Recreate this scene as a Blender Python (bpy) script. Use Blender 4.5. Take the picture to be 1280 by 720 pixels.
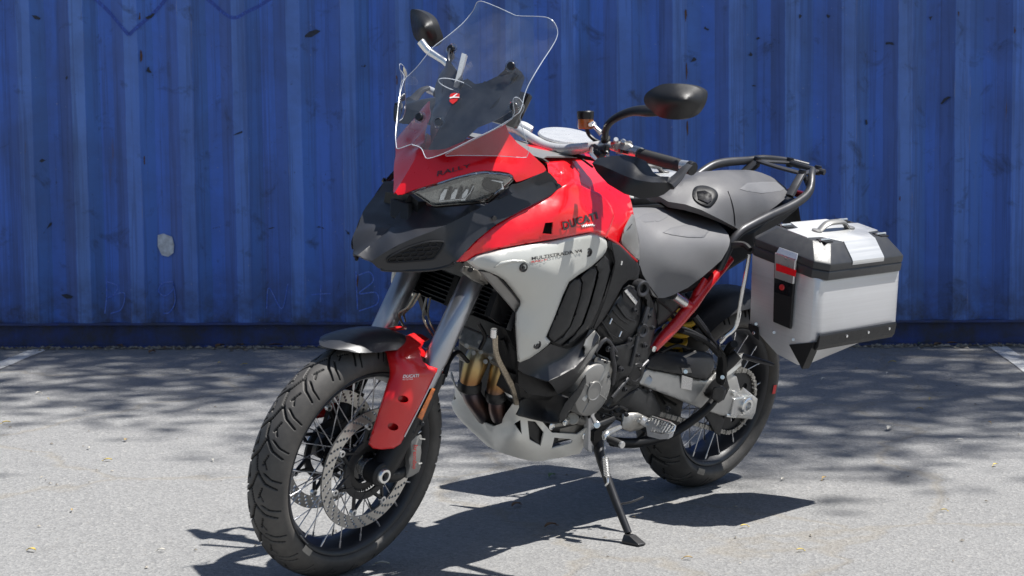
import bpy, bmesh, math, random
import numpy as np
from mathutils import Vector, Matrix
from mathutils.geometry import delaunay_2d_cdt

for _o in list(bpy.data.objects):
    bpy.data.objects.remove(_o, do_unlink=True)
SC = bpy.context.scene
COL = SC.collection
random.seed(7)
rng = np.random.default_rng(11)

# ------------------------------------------------------------------ camera (metres, ground at z = 0, motorcycle heading +x)
FPX = 2447.385                                   # focal length in pixels of a 1280 x 720 frame
CAM = np.array([5.004188, 3.813791, 1.240882])
CR = np.array([[-0.675621955, 0.737159747, -0.011422855],    # right
               [0.077389871, 0.055504063, -0.995454724],     # down
               [-0.733175137, -0.67343508, -0.094548462]])   # forward
cam_data = bpy.data.cameras.new('camera')
cam_data.sensor_width = 36.0
cam_data.lens = FPX / 1280.0 * 36.0
cam_data.clip_start = 0.05
cam_data.clip_end = 3000.0
cam = bpy.data.objects.new('camera', cam_data)
COL.objects.link(cam)
_m = Matrix.Identity(4)
for i in range(3):
    _m[i][0] = CR[0][i]; _m[i][1] = -CR[1][i]; _m[i][2] = -CR[2][i]; _m[i][3] = CAM[i]
cam.matrix_world = _m
cam_data.dof.use_dof = True
cam_data.dof.focus_distance = 6.0
cam_data.dof.aperture_fstop = 9.0
SC.camera = cam

# ------------------------------------------------------------------ sky, sun, exposure
SUN_EL = math.radians(65.5)
SUN_AZ = math.radians(133.5)                     # direction towards the sun, counted from +x to +y
SUN_DIR = Vector((math.cos(SUN_EL) * math.cos(SUN_AZ), math.cos(SUN_EL) * math.sin(SUN_AZ), math.sin(SUN_EL)))
world = bpy.data.worlds.new('World')
SC.world = world
world.use_nodes = True
_nt = world.node_tree
_sky = _nt.nodes.new('ShaderNodeTexSky')
_sky.sky_type = 'NISHITA'
_sky.sun_disc = False
_sky.sun_elevation = SUN_EL
_sky.sun_rotation = math.radians(90.0) - SUN_AZ
_sky.air_density = 1.0
_sky.dust_density = 1.0
_bg = _nt.nodes['Background']
_bg.inputs['Strength'].default_value = 0.062
_nt.links.new(_sky.outputs['Color'], _bg.inputs['Color'])
_sl = bpy.data.lights.new('sun', 'SUN')
_sl.energy = 5.0
_sl.angle = math.radians(0.53)
_sl.color = (1.0, 0.975, 0.935)
_so = bpy.data.objects.new('sun', _sl)
COL.objects.link(_so)
_so.rotation_euler = SUN_DIR.to_track_quat('Z', 'Y').to_euler()
_so.location = (0, 0, 20)
SC.view_settings.view_transform = 'Standard'
SC.view_settings.look = 'None'
SC.view_settings.gamma = 1.0
SC.view_settings.exposure = 0.80
SC.render.engine = 'CYCLES'
SC.cycles.max_bounces = 10
SC.cycles.transparent_max_bounces = 16
SC.cycles.caustics_reflective = False
SC.cycles.caustics_refractive = False

# ------------------------------------------------------------------ geometry helpers
LEAN = 0.218982                                  # the motorcycle leans on its side stand
STEER = 0.030
BM = np.array([[1, 0, 0], [0, math.cos(LEAN), math.sin(LEAN)], [0, -math.sin(LEAN), math.cos(LEAN)]])   # bike -> world
CB = BM.T @ CAM
RB = CR @ BM

def N(a): return np.asarray(a, float)
def ray_b(px, py):
    d = np.stack([(N(px) - 640) / FPX, (N(py) - 360) / FPX, np.ones_like(N(px))], -1)
    return d @ RB
def Q(px, py, y):
    """a direction in the photograph met with the plane y = const of the motorcycle (y = distance to the left of its centre)"""
    d = ray_b(px, py); t = (N(y) - CB[1]) / d[..., 1]
    return CB + t[..., None] * d
def QX(px, py, x):
    d = ray_b(px, py); t = (N(x) - CB[0]) / d[..., 0]
    return CB + t[..., None] * d
def QZ(px, py, z):
    d = ray_b(px, py); t = (N(z) - CB[2]) / d[..., 2]
    return CB + t[..., None] * d
def ground_pt(px, py):
    d = np.stack([(N(px) - 640) / FPX, (N(py) - 360) / FPX, np.ones_like(N(px))], -1) @ CR
    t = -CAM[2] / d[..., 2]
    return CAM + t[..., None] * d
def PX(P):
    q = (np.atleast_2d(N(P)) - CB) @ RB.T
    return np.stack([640 + FPX * q[:, 0] / q[:, 2], 360 + FPX * q[:, 1] / q[:, 2]], 1)
def unit(v):
    v = N(v); return v / (np.linalg.norm(v) + 1e-12)

class Geo:
    def __init__(s): s.v = []; s.f = []
    def add(s, v, f):
        b = len(s.v); s.v.extend([tuple(map(float, x)) for x in v]); s.f.extend([tuple(int(i) + b for i in q) for q in f]); return s
    def merge(s, o): return s.add(o.v, o.f)
    def mirror(s):
        g = Geo(); g.v = [(x, -y, z) for x, y, z in s.v]; g.f = [tuple(reversed(q)) for q in s.f]; return g
    def both(s):
        g = Geo(); g.merge(s); g.merge(s.mirror()); return g

def mk(name, g, mat, parent=None, smooth=True, solid=0.0, split=35, bevel=0.0, subsurf=0, weld=0.0, fixn=False):
    me = bpy.data.meshes.new(name)
    me.from_pydata(g.v, [], g.f)
    if weld or fixn:
        bm = bmesh.new(); bm.from_mesh(me)
        if weld: bmesh.ops.remove_doubles(bm, verts=bm.verts, dist=weld)
        if fixn: bmesh.ops.recalc_face_normals(bm, faces=bm.faces)
        bm.to_mesh(me); bm.free()
    me.update()
    me.polygons.foreach_set('use_smooth', [smooth] * len(me.polygons))
    if mat is not None: me.materials.append(mat)
    o = bpy.data.objects.new(name, me)
    COL.objects.link(o)
    if parent is not None: o.parent = parent
    if subsurf:
        m = o.modifiers.new('subsurf', 'SUBSURF'); m.levels = subsurf; m.render_levels = subsurf
    if solid:
        m = o.modifiers.new('solid', 'SOLIDIFY'); m.thickness = abs(solid); m.offset = -1.0 if solid > 0 else 1.0
    if bevel:
        m = o.modifiers.new('bevel', 'BEVEL'); m.width = bevel; m.segments = 2; m.limit_method = 'ANGLE'; m.angle_limit = math.radians(30)
    if smooth and split:
        m = o.modifiers.new('split', 'EDGE_SPLIT'); m.split_angle = math.radians(split)
    return o

def empty(name, parent=None):
    o = bpy.data.objects.new(name, None); COL.objects.link(o); o.empty_display_size = 0.1
    if parent is not None: o.parent = parent
    return o
def tag(o, label=None, cat=None, group=None, kind=None):
    if label: o['label'] = label
    if cat: o['category'] = cat
    if group: o['group'] = group
    if kind: o['kind'] = kind
    return o

def crom(pts, n=6, closed=False):
    """Catmull-Rom through the points"""
    P = N(pts); m = len(P); out = []
    last = m if closed else m - 1
    for i in range(last):
        p1, p2 = P[i], P[(i + 1) % m]
        p0 = P[i - 1] if (i > 0 or closed) else 2 * p1 - p2
        p3 = P[(i + 2) % m] if (i + 2 < m or closed) else 2 * p2 - p1
        for k in range(n):
            t = k / n
            out.append(.5 * ((2 * p1) + (-p0 + p2) * t + (2 * p0 - 5 * p1 + 4 * p2 - p3) * t * t + (-p0 + 3 * p1 - 3 * p2 + p3) * t ** 3))
    if not closed: out.append(P[-1])
    return np.array(out)

def tube(pts, r, seg=10, smooth=0, cap=True, flat=None, up=None):
    """swept tube; r a number or one per point; flat = (a, b) scales the section"""
    P = N(pts); R = np.full(len(P), r, float) if np.isscalar(r) else N(r)
    if smooth and len(P) > 2:
        PR = crom(np.column_stack([P, R]), smooth); P, R = PR[:, :3], PR[:, 3]
    T = np.gradient(P, axis=0); T /= np.linalg.norm(T, axis=1)[:, None] + 1e-12
    u = N(up) if up is not None else (np.array([0, 0, 1.]) if abs(T[0][2]) < .9 else np.array([1., 0, 0]))
    g = Geo(); V = []
    fa, fb = flat if flat else (1, 1)
    for i in range(len(P)):
        u = u - T[i] * (u @ T[i]); u = unit(u); w = np.cross(T[i], u)
        for k in range(seg):
            a = 2 * math.pi * k / seg
            V.append(P[i] + R[i] * (fa * math.cos(a) * u + fb * math.sin(a) * w))
    F = []
    for i in range(len(P) - 1):
        for k in range(seg):
            F.append((i * seg + k, i * seg + (k + 1) % seg, (i + 1) * seg + (k + 1) % seg, (i + 1) * seg + k))
    if cap:
        F.append(tuple(reversed(range(seg)))); F.append(tuple((len(P) - 1) * seg + k for k in range(seg)))
    return g.add(V, F)

def lathe(prof, o, ax, seg=32, up=None, close=False):
    """prof: (distance along axis, radius)"""
    ax = unit(ax); u = N(up) if up is not None else (np.array([0, 0, 1.]) if abs(ax[2]) < .9 else np.array([1., 0, 0]))
    u = unit(u - ax * (u @ ax)); w = np.cross(ax, u); o = N(o)
    V = []; F = []
    for s, r in prof:
        for k in range(seg):
            a = 2 * math.pi * k / seg
            V.append(o + ax * s + r * (math.cos(a) * u + math.sin(a) * w))
    n = len(prof)
    for i in range(n if close else n - 1):
        j = (i + 1) % n
        for k in range(seg):
            F.append((i * seg + k, i * seg + (k + 1) % seg, j * seg + (k + 1) % seg, j * seg + k))
    return Geo().add(V, F)
def cyl(a, b, r, seg=20, r2=None, ch=0.0):
    a, b = N(a), N(b); L = np.linalg.norm(b - a); r2 = r if r2 is None else r2; ch = ch or min(r, r2, L) * .12
    return lathe([(0, 1e-4), (0, r - ch), (ch, r), (L - ch, r2), (L, r2 - ch), (L, 1e-4)], a, b - a, seg)

def box(c, s, rot=None):
    c = N(c); h = N(s) / 2; R = np.eye(3) if rot is None else N(rot)
    V = [c + R @ (h * N((i, j, k))) for i in (-1, 1) for j in (-1, 1) for k in (-1, 1)]
    return Geo().add(V, [(0, 1, 3, 2), (4, 6, 7, 5), (0, 4, 5, 1), (2, 3, 7, 6), (0, 2, 6, 4), (1, 5, 7, 3)])
def loft(rings, cap=True, closed=True):
    n = len(rings[0]); V = [p for r in rings for p in r]; F = []
    for i in range(len(rings) - 1):
        for k in range(n if closed else n - 1):
            F.append((i * n + k, i * n + (k + 1) % n, (i + 1) * n + (k + 1) % n, (i + 1) * n + k))
    if cap and closed:
        F.append(tuple(reversed(range(n)))); F.append(tuple((len(rings) - 1) * n + k for k in range(n)))
    return Geo().add(V, F)
def prism(pts, d):
    """polygon (3D, any order) extruded by the vector d"""
    P = N(pts); return loft([P, P + N(d)])

class TPS:
    def __init__(s, c, reg=1e-4):
        c = N(c); s.x = c[:, :2] / 100.0; n = len(c)
        A = np.zeros((n + 3, n + 3)); A[:n, :n] = s.k(s.x, s.x) + reg * np.eye(n)
        A[:n, n] = 1; A[:n, n + 1:] = s.x; A[n, :n] = 1; A[n + 1:, :n] = s.x.T
        s.w = np.linalg.lstsq(A, np.concatenate([c[:, 2], [0, 0, 0]]), rcond=None)[0]
    def k(s, a, b):
        r2 = ((a[:, None] - b[None]) ** 2).sum(-1); return .5 * r2 * np.log(r2 + 1e-12)
    def __call__(s, p):
        q = np.atleast_2d(N(p)) / 100.0; n = len(s.x)
        return s.k(q, s.x) @ s.w[:n] + s.w[n] + q @ s.w[n + 1:]
def field(c):
    if np.isscalar(c): return lambda p: np.full(len(np.atleast_2d(p)), float(c))
    if callable(c): return c
    return TPS(c)
def inside(p, poly):
    p = np.atleast_2d(p); P = N(poly); x, y = p[:, 0], p[:, 1]; r = np.zeros(len(p), bool); j = len(P) - 1
    for i in range(len(P)):
        xi, yi, xj, yj = P[i][0], P[i][1], P[j][0], P[j][1]
        c = ((yi > y) != (yj > y)) & (x < (xj - xi) * (y - yi) / (yj - yi + 1e-12) + xi); r ^= c; j = i
    return r
def segdist(p, poly, closed=True):
    p = np.atleast_2d(p); P = N(poly); d = np.full(len(p), 1e9); n = len(P)
    for i in range(n if closed else n - 1):
        a, b = P[i], P[(i + 1) % n]; ab = b - a; t = np.clip(((p - a) @ ab) / (ab @ ab + 1e-12), 0, 1)
        d = np.minimum(d, np.linalg.norm(p - (a + t[:, None] * ab), axis=1))
    return d
def resample(poly, step):
    P = N(poly); out = []
    for i in range(len(P)):
        a, b = P[i], P[(i + 1) % len(P)]; n = max(1, int(np.linalg.norm(b - a) / step + .5))
        for k in range(n): out.append(a + (b - a) * k / n)
    return np.array(out)

def fill2d(outline, holes=(), step=6.0, edge_w=0.0):
    """triangulated sheet over a 2D outline with holes"""
    out = resample(outline, step * .8); hs = [resample(h, step * .7) for h in holes]
    x0, y0 = out.min(0); x1, y1 = out.max(0)
    gx = np.arange(x0 + step / 2, x1, step); gy = np.arange(y0 + step / 2, y1, step * .87); pts = []
    for j, yy in enumerate(gy):
        xs = gx + (step / 2 if j % 2 else 0); pts.append(np.column_stack([xs, np.full(len(xs), yy)]))
    if edge_w:
        nx = np.roll(out, -1, 0) - np.roll(out, 1, 0); nx = np.column_stack([-nx[:, 1], nx[:, 0]]); nx /= np.linalg.norm(nx, axis=1)[:, None] + 1e-9
        for k in (.3, 1.0):
            for s in (1, -1): pts.append(out + nx * edge_w * k * s)
    pts = np.concatenate(pts) if pts else np.zeros((0, 2))
    ok = inside(pts, out) & (segdist(pts, out) > (edge_w * .27 if edge_w else step * .35))
    for h in hs: ok &= ~inside(pts, h) & (segdist(pts, h) > step * .35)
    pts = pts[ok]
    allp = [out] + hs; E = []; b = 0
    for a in allp:
        n = len(a); E += [(b + i, b + (i + 1) % n) for i in range(n)]; b += n
    V = np.concatenate(allp + [pts])
    r = delaunay_2d_cdt([Vector(v) for v in V], E, [], 1, 1e-5)
    v = np.array([tuple(q) for q in r[0]]); f = [tuple(q) for q in r[2]]
    c = np.array([v[list(q)].mean(0) for q in f])
    ok = inside(c, out)
    for h in hs: ok &= ~inside(c, h)
    return v, [q for q, k in zip(f, ok) if k]

def panel(outline, c, mode='y', step=6.0, edge=None, holes=(), sm=0, lim=None, off=0.0, cen=None):
    """a curved sheet: 2D outline in photograph directions, depth c(px,py) = distance to the left of the centre plane (y) or along it (x)"""
    o = crom(outline, sm, True) if sm else N(outline)
    v, f = fill2d(o, holes, step, edge[0] if edge else 0.0)
    d = field(c)(v) + off
    if edge:
        w, dep = edge; q = np.clip(1 - segdist(v, o) / w, 0, 1); d = d - dep * (1 - np.sqrt(np.clip(1 - q * q, 0, 1)))
    if lim is not None: d = np.maximum(d, lim)
    if cen is not None: d = np.where(segdist(v, cen, False) < .6, 0.0, np.maximum(d, .0015))
    P = {'y': Q, 'x': QX, 'z': QZ}[mode](v[:, 0], v[:, 1], d)
    F = []
    for q in f:
        a, b, cc = v[q[0]], v[q[1]], v[q[2]]
        F.append(tuple(q) if (b[0] - a[0]) * (cc[1] - a[1]) - (b[1] - a[1]) * (cc[0] - a[0]) < 0 else tuple(reversed(q)))
    return Geo().add(P, F)
def qp(pts, y=None):
    """polyline of (px, py, y) or (px, py) at one y"""
    P = N(pts)
    return Q(P[:, 0], P[:, 1], P[:, 2] if y is None else np.full(len(P), y))
def qx(pts, x):
    P = N(pts); return QX(P[:, 0], P[:, 1], np.full(len(P), x))
def ell(cx, cy, rx, ry, n=16, rot=0.0):
    a = np.linspace(0, 2 * math.pi, n, endpoint=False); c, s = math.cos(rot), math.sin(rot)
    return np.column_stack([cx + rx * np.cos(a) * c - ry * np.sin(a) * s, cy + rx * np.cos(a) * s + ry * np.sin(a) * c])

_TXT = {}
def text2d(s, bold=0.0):
    cu = bpy.data.curves.new('lettering', 'FONT'); cu.body = s; cu.offset = bold; cu.resolution_u = 3
    o = bpy.data.objects.new('lettering', cu); COL.objects.link(o)
    dg = bpy.context.evaluated_depsgraph_get(); me = bpy.data.meshes.new_from_object(o.evaluated_get(dg))
    v = np.array([tuple(q.co)[:2] for q in me.vertices]); f = [tuple(p.vertices) for p in me.polygons]
    bpy.data.objects.remove(o, do_unlink=True); bpy.data.curves.remove(cu); bpy.data.meshes.remove(me)
    v = (v - v.min(0)) / (v.max(0) - v.min(0)); return v, f
def letters(s, quad, c, mode='y', off=0.0015, bold=0.0, wedge=None):
    """lettering laid on a panel: quad = photograph corners bottom-left, bottom-right, top-right, top-left"""
    v, f = text2d(s, bold); q = N(quad); u, w = v[:, :1], v[:, 1:]
    p = (1 - u) * (1 - w) * q[0] + u * (1 - w) * q[1] + u * w * q[2] + (1 - u) * w * q[3]
    d = field(c)(p) + off
    return Geo().add({'y': Q, 'x': QX}[mode](p[:, 0], p[:, 1], d), f)
# ------------------------------------------------------------------ procedural materials
def _new(name):
    m = bpy.data.materials.new(name); m.use_nodes = True
    nt = m.node_tree; return m, nt, nt.nodes['Principled BSDF']
def _noise(nt, scale, detail=4.0, rough=.55, vec=None, dist=0.0):
    n = nt.nodes.new('ShaderNodeTexNoise'); n.inputs['Scale'].default_value = scale; n.inputs['Detail'].default_value = detail
    n.inputs['Roughness'].default_value = rough; n.inputs['Distortion'].default_value = dist
    if vec is not None: nt.links.new(vec, n.inputs['Vector'])
    return n
def _coord(nt, scale=(1, 1, 1), kind='Object', rot=(0, 0, 0)):
    t = nt.nodes.new('ShaderNodeTexCoord'); m = nt.nodes.new('ShaderNodeMapping'); m.inputs['Scale'].default_value = scale; m.inputs['Rotation'].default_value = rot
    nt.links.new(t.outputs[kind], m.inputs['Vector']); return m.outputs['Vector']
def _ramp(nt, fac, stops):
    r = nt.nodes.new('ShaderNodeValToRGB'); e = r.color_ramp.elements
    while len(e) < len(stops): e.new(.5)
    for i, (p, c) in enumerate(stops):
        e[i].position = p; e[i].color = (c, c, c, 1) if np.isscalar(c) else tuple(c) + (1,) * (4 - len(c))
    nt.links.new(fac, r.inputs['Fac']); return r.outputs['Color']
def _mix(nt, fac, a, b, blend='MIX'):
    m = nt.nodes.new('ShaderNodeMix'); m.data_type = 'RGBA'; m.blend_type = blend
    for s, val in ((m.inputs[0], fac), (m.inputs[6], a), (m.inputs[7], b)):
        if isinstance(val, bpy.types.NodeSocket): nt.links.new(val, s)
        elif np.isscalar(val): s.default_value = val
        else: s.default_value = tuple(val) + (1,) * (4 - len(val))
    return m.outputs[2]
def _math(nt, op, a, b=0.0, clamp=False):
    m = nt.nodes.new('ShaderNodeMath'); m.operation = op; m.use_clamp = clamp
    for s, val in ((m.inputs[0], a), (m.inputs[1], b)):
        if isinstance(val, bpy.types.NodeSocket): nt.links.new(val, s)
        else: s.default_value = val
    return m.outputs[0]
def _bump(nt, h, bsdf, strength=.2, dist=.001):
    b = nt.nodes.new('ShaderNodeBump'); b.inputs['Strength'].default_value = strength; b.inputs['Distance'].default_value = dist
    nt.links.new(h, b.inputs['Height']); nt.links.new(b.outputs['Normal'], bsdf.inputs['Normal'])
def surf(name, col, rough=.5, metal=0.0, coat=0.0, grain=0.0, gscale=900.0, var=.12, spec=.5, coat_rough=.04, mottle=8.0, dust=0.0):
    """painted, moulded or metal surface: colour with slight mottling, uneven gloss and fine grain"""
    m, nt, b = _new(name); v = _coord(nt)
    n = _noise(nt, mottle, 5, .6, v)
    lo = tuple(c * (1 - var) for c in col); hi = tuple(min(1, c * (1 + var)) for c in col)
    c = _ramp(nt, n.outputs['Fac'], [(.3, lo), (.7, hi)])
    if dust:
        n3 = _noise(nt, 25.0, 6, .7, v); c = _mix(nt, _math(nt, 'MULTIPLY', _ramp(nt, n3.outputs['Fac'], [(.45, 0.0), (.75, 1.0)]), dust), c, (.32, .29, .25))
    nt.links.new(c, b.inputs['Base Color'])
    n2 = _noise(nt, mottle * 5, 4, .6, v)
    nt.links.new(_ramp(nt, n2.outputs['Fac'], [(.3, max(.02, rough - .06)), (.7, min(1, rough + .06))]), b.inputs['Roughness'])
    b.inputs['Metallic'].default_value = metal; b.inputs['Coat Weight'].default_value = coat; b.inputs['Coat Roughness'].default_value = coat_rough
    b.inputs['Specular IOR Level'].default_value = spec
    if grain: _bump(nt, _noise(nt, gscale, 2, .5, v).outputs['Fac'], b, grain, .0006)
    return m
M = {}
M['red'] = surf('red_paint', (.74, .003, .010), .32, coat=.7, var=.04, coat_rough=.025)
M['red_satin'] = surf('red_guard_plastic', (.60, .006, .009), .35, coat=.5, var=.05, coat_rough=.08)
M['red_frame'] = surf('red_frame_paint', (.50, .010, .014), .28, coat=.6, var=.05, coat_rough=.06)
M['silver_panel'] = surf('silver_white_panel', (.52, .52, .485), .38, .15, coat=.25, var=.03, coat_rough=.2)
M['black'] = surf('matt_black_plastic', (.009, .009, .010), .46, grain=.25, gscale=1400, var=.15, spec=.38)
M['black_satin'] = surf('satin_black_plastic', (.009, .0095, .012), .34, grain=.06, var=.12, spec=.42)
M['gloss_black'] = surf('gloss_black', (.008, .008, .010), .12, coat=.5, var=.1)
M['charcoal'] = surf('charcoal_cover', (.014, .0143, .0155), .45, grain=.15, gscale=1200, var=.12, spec=.4)
M['engine'] = surf('dark_engine_metal', (.026, .026, .027), .40, .45, grain=.15, gscale=700, var=.25)
M['cast'] = surf('cast_alloy', (.30, .29, .27), .45, .75, grain=.3, gscale=500, var=.25, mottle=20, dust=.15)
M['cast_dirty'] = surf('weathered_cast_alloy', (.24, .225, .20), .55, .45, grain=.5, gscale=300, var=.45, mottle=30, dust=.3)
M['alloy'] = surf('brushed_alloy', (.62, .62, .62), .30, .85, grain=.08, var=.08)
M['bright'] = surf('bright_alloy', (.80, .80, .79), .22, .9, var=.06)
M['fork'] = surf('fork_tube_anodised', (.40, .41, .44), .34, .9, var=.05)
M['swing'] = surf('swingarm_alloy', (.47, .465, .45), .40, .55, grain=.15, gscale=900, var=.08, mottle=14)
M['skid'] = surf('skid_plate_alloy', (.72, .71, .665), .42, .2, grain=.1, var=.06, mottle=10)
M['grey_metal'] = surf('grey_coated_tube', (.045, .045, .049), .40, .4, grain=.1, var=.1)
M['cover'] = surf('grey_engine_cover', (.25, .245, .235), .42, .5, grain=.2, gscale=800, var=.08)
M['seat_rear'] = surf('dark_grey_seat_vinyl', (.085, .084, .088), .50, grain=.5, gscale=1100, var=.06, mottle=5)
M['seat'] = surf('grey_seat_vinyl', (.135, .134, .138), .50, grain=.5, gscale=1100, var=.06, mottle=5)
M['seat_dark'] = surf('grey_seat_insert', (.118, .118, .124), .55, grain=.6, gscale=900, var=.06)
M['rubber'] = surf('tyre_rubber', (.056, .052, .048), .60, grain=.25, gscale=600, var=.25, mottle=6, dust=.10)
M['groove'] = surf('tread_groove_rubber', (.010, .010, .010), .8)
M['soft'] = surf('soft_rubber', (.02, .02, .021), .6, grain=.3, gscale=700)
M['rim'] = surf('rim_black', (.012, .013, .017), .38, .0, var=.15)
M['disc'] = surf('brake_disc_steel', (.50, .485, .46), .33, .9, grain=.05, var=.08, mottle=30)
M['chain'] = surf('chain_steel', (.33, .32, .30), .42, .85, var=.3, mottle=60)
M['spoke'] = surf('spoke_steel', (.60, .60, .62), .28, .95, var=.1)
M['amber'] = surf('amber_reflector', (.50, .13, .02), .25, coat=.5, var=.1, mottle=60)
M['gold'] = surf('gold_spring', (.55, .33, .02), .35, .2, var=.1)
def brushed(name, col, rough, metal):
    m, nt, b = _new(name); v = _coord(nt, (3, 3, 260)); v2 = _coord(nt)
    n = _noise(nt, 1.0, 4, .6, v); big = _noise(nt, 5, 5, .6, v2); scr = _noise(nt, 2.2, 6, .75, _coord(nt, (14, 14, 90), rot=(.3, .2, 0)))
    c = _ramp(nt, n.outputs['Fac'], [(.3, tuple(q * .94 for q in col)), (.7, tuple(min(1, q * 1.04) for q in col))])
    c = _mix(nt, _math(nt, 'MULTIPLY', _ramp(nt, big.outputs['Fac'], [(.45, 0.0), (.75, 1.0)]), .18), c, (.42, .40, .37))
    c = _mix(nt, _math(nt, 'MULTIPLY', _ramp(nt, scr.outputs['Fac'], [(.70, 0.0), (.74, 1.0)]), .35), c, (.85, .85, .85))
    nt.links.new(c, b.inputs['Base Color']); nt.links.new(_ramp(nt, n.outputs['Fac'], [(.3, rough - .08), (.7, rough + .1)]), b.inputs['Roughness']); b.inputs['Metallic'].default_value = metal
    _bump(nt, n.outputs['Fac'], b, .12, .0004); return m
M['case'] = brushed('pannier_aluminium', (.60, .60, .61), .36, .50)
M['case_top'] = brushed('pannier_top_aluminium', (.58, .58, .575), .36, .45)
M['lidplastic'] = surf('pannier_lid_plastic', (.028, .0285, .031), .40, grain=.4, gscale=900, var=.1)
M['ink_black'] = surf('black_lettering', (.012, .012, .014), .4)
M['ink_grey'] = surf('dark_grey_lettering', (.035, .032, .035), .4)
M['ink_white'] = surf('white_lettering', (.75, .74, .72), .4)
M['ink_red'] = surf('red_lettering', (.5, .02, .02), .4)
M['white_alloy'] = surf('satin_white_alloy', (.58, .58, .58), .28, .45, var=.04)
M['orange_fluid'] = surf('amber_reservoir', (.34, .11, .025), .2, coat=.4, var=.2, mottle=80)
M['mirror_lamp'] = surf('silver_reflector', (.72, .75, .80), .14, .9, var=.05)
M['lampbowl'] = surf('headlight_bowl', (.46, .46, .44), .28, .4, var=.15, mottle=30)
M['stand'] = surf('stand_dark_steel', (.035, .035, .037), .38, .5, var=.15)
M['support'] = surf('hazed_support_plastic', (.075, .083, .105), .4)  # black plastic lightened to blue-grey; the screen's glare is put into its colour
M['red_dark'] = surf('dark_red_lens', (.12, .006, .008), .2, coat=.5)
M['beak'] = surf('beak_black_plastic', (.022, .023, .027), .36, grain=.06, var=.1)
M['cable'] = surf('black_cable', (.006, .006, .007), .5, spec=.3)
M['braid'] = surf('braided_hose', (.36, .31, .24), .35, .8, var=.4, mottle=200)
def _header():
    m, nt, b = _new('heat_stained_steel'); t = nt.nodes.new('ShaderNodeTexCoord'); s = nt.nodes.new('ShaderNodeSeparateXYZ'); nt.links.new(t.outputs['Object'], s.inputs[0])
    n = _noise(nt, 18, 4, .6, t.outputs['Object']); h = _math(nt, 'ADD', s.outputs['Z'], _math(nt, 'MULTIPLY', _math(nt, 'SUBTRACT', n.outputs['Fac'], .5), .05))
    h = _math(nt, 'MULTIPLY', _math(nt, 'SUBTRACT', h, .36), 1 / .24)
    c = _ramp(nt, h, [(0, (.05, .04, .04)), (.25, (.13, .07, .055)), (.42, (.10, .09, .11)), (.55, (.33, .17, .07)), (.72, (.50, .36, .16)), (1, (.42, .36, .26))])
    nt.links.new(c, b.inputs['Base Color']); b.inputs['Metallic'].default_value = .85; b.inputs['Roughness'].default_value = .34; return m
M['header'] = _header()
def glassy(name, tint, refl=.10, rough=.02, opac=.06):
    """thin clear sheet: see-through with fresnel reflection"""
    m = bpy.data.materials.new(name); m.use_nodes = True; nt = m.node_tree; nt.nodes.clear()
    out = nt.nodes.new('ShaderNodeOutputMaterial'); tr = nt.nodes.new('ShaderNodeBsdfTransparent'); gl = nt.nodes.new('ShaderNodeBsdfGlossy'); df = nt.nodes.new('ShaderNodeBsdfDiffuse')
    tr.inputs['Color'].default_value = tuple(tint) + (1,); gl.inputs['Roughness'].default_value = rough; df.inputs['Color'].default_value = (.55, .58, .62, 1)
    fr = nt.nodes.new('ShaderNodeFresnel'); fr.inputs['IOR'].default_value = 1.49
    n = _noise(nt, 14, 5, .65, _coord(nt))
    mx0 = nt.nodes.new('ShaderNodeMixShader'); nt.links.new(_ramp(nt, n.outputs['Fac'], [(.35, opac * .4), (.7, opac * 1.6)]), mx0.inputs[0]); nt.links.new(tr.outputs[0], mx0.inputs[1]); nt.links.new(df.outputs[0], mx0.inputs[2])
    mx = nt.nodes.new('ShaderNodeMixShader'); nt.links.new(_math(nt, 'ADD', fr.outputs[0], refl - .04, True), mx.inputs[0])
    nt.links.new(mx0.outputs[0], mx.inputs[1]); nt.links.new(gl.outputs[0], mx.inputs[2]); nt.links.new(mx.outputs[0], out.inputs['Surface']); return m
M['screen'] = glassy('clear_windscreen', (.94, .96, .98), .085, .012, .034)  # pale diffuse share added as haze of reflected sky
M['lens'] = glassy('headlight_lens', (.92, .93, .93), .06, .02, .02)
def _edge():
    m, nt, b = _new('polished_acrylic_edge'); b.inputs['Base Color'].default_value = (.50, .54, .60, 1); b.inputs['Roughness'].default_value = .18; return m
M['screen_edge'] = _edge()
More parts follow.
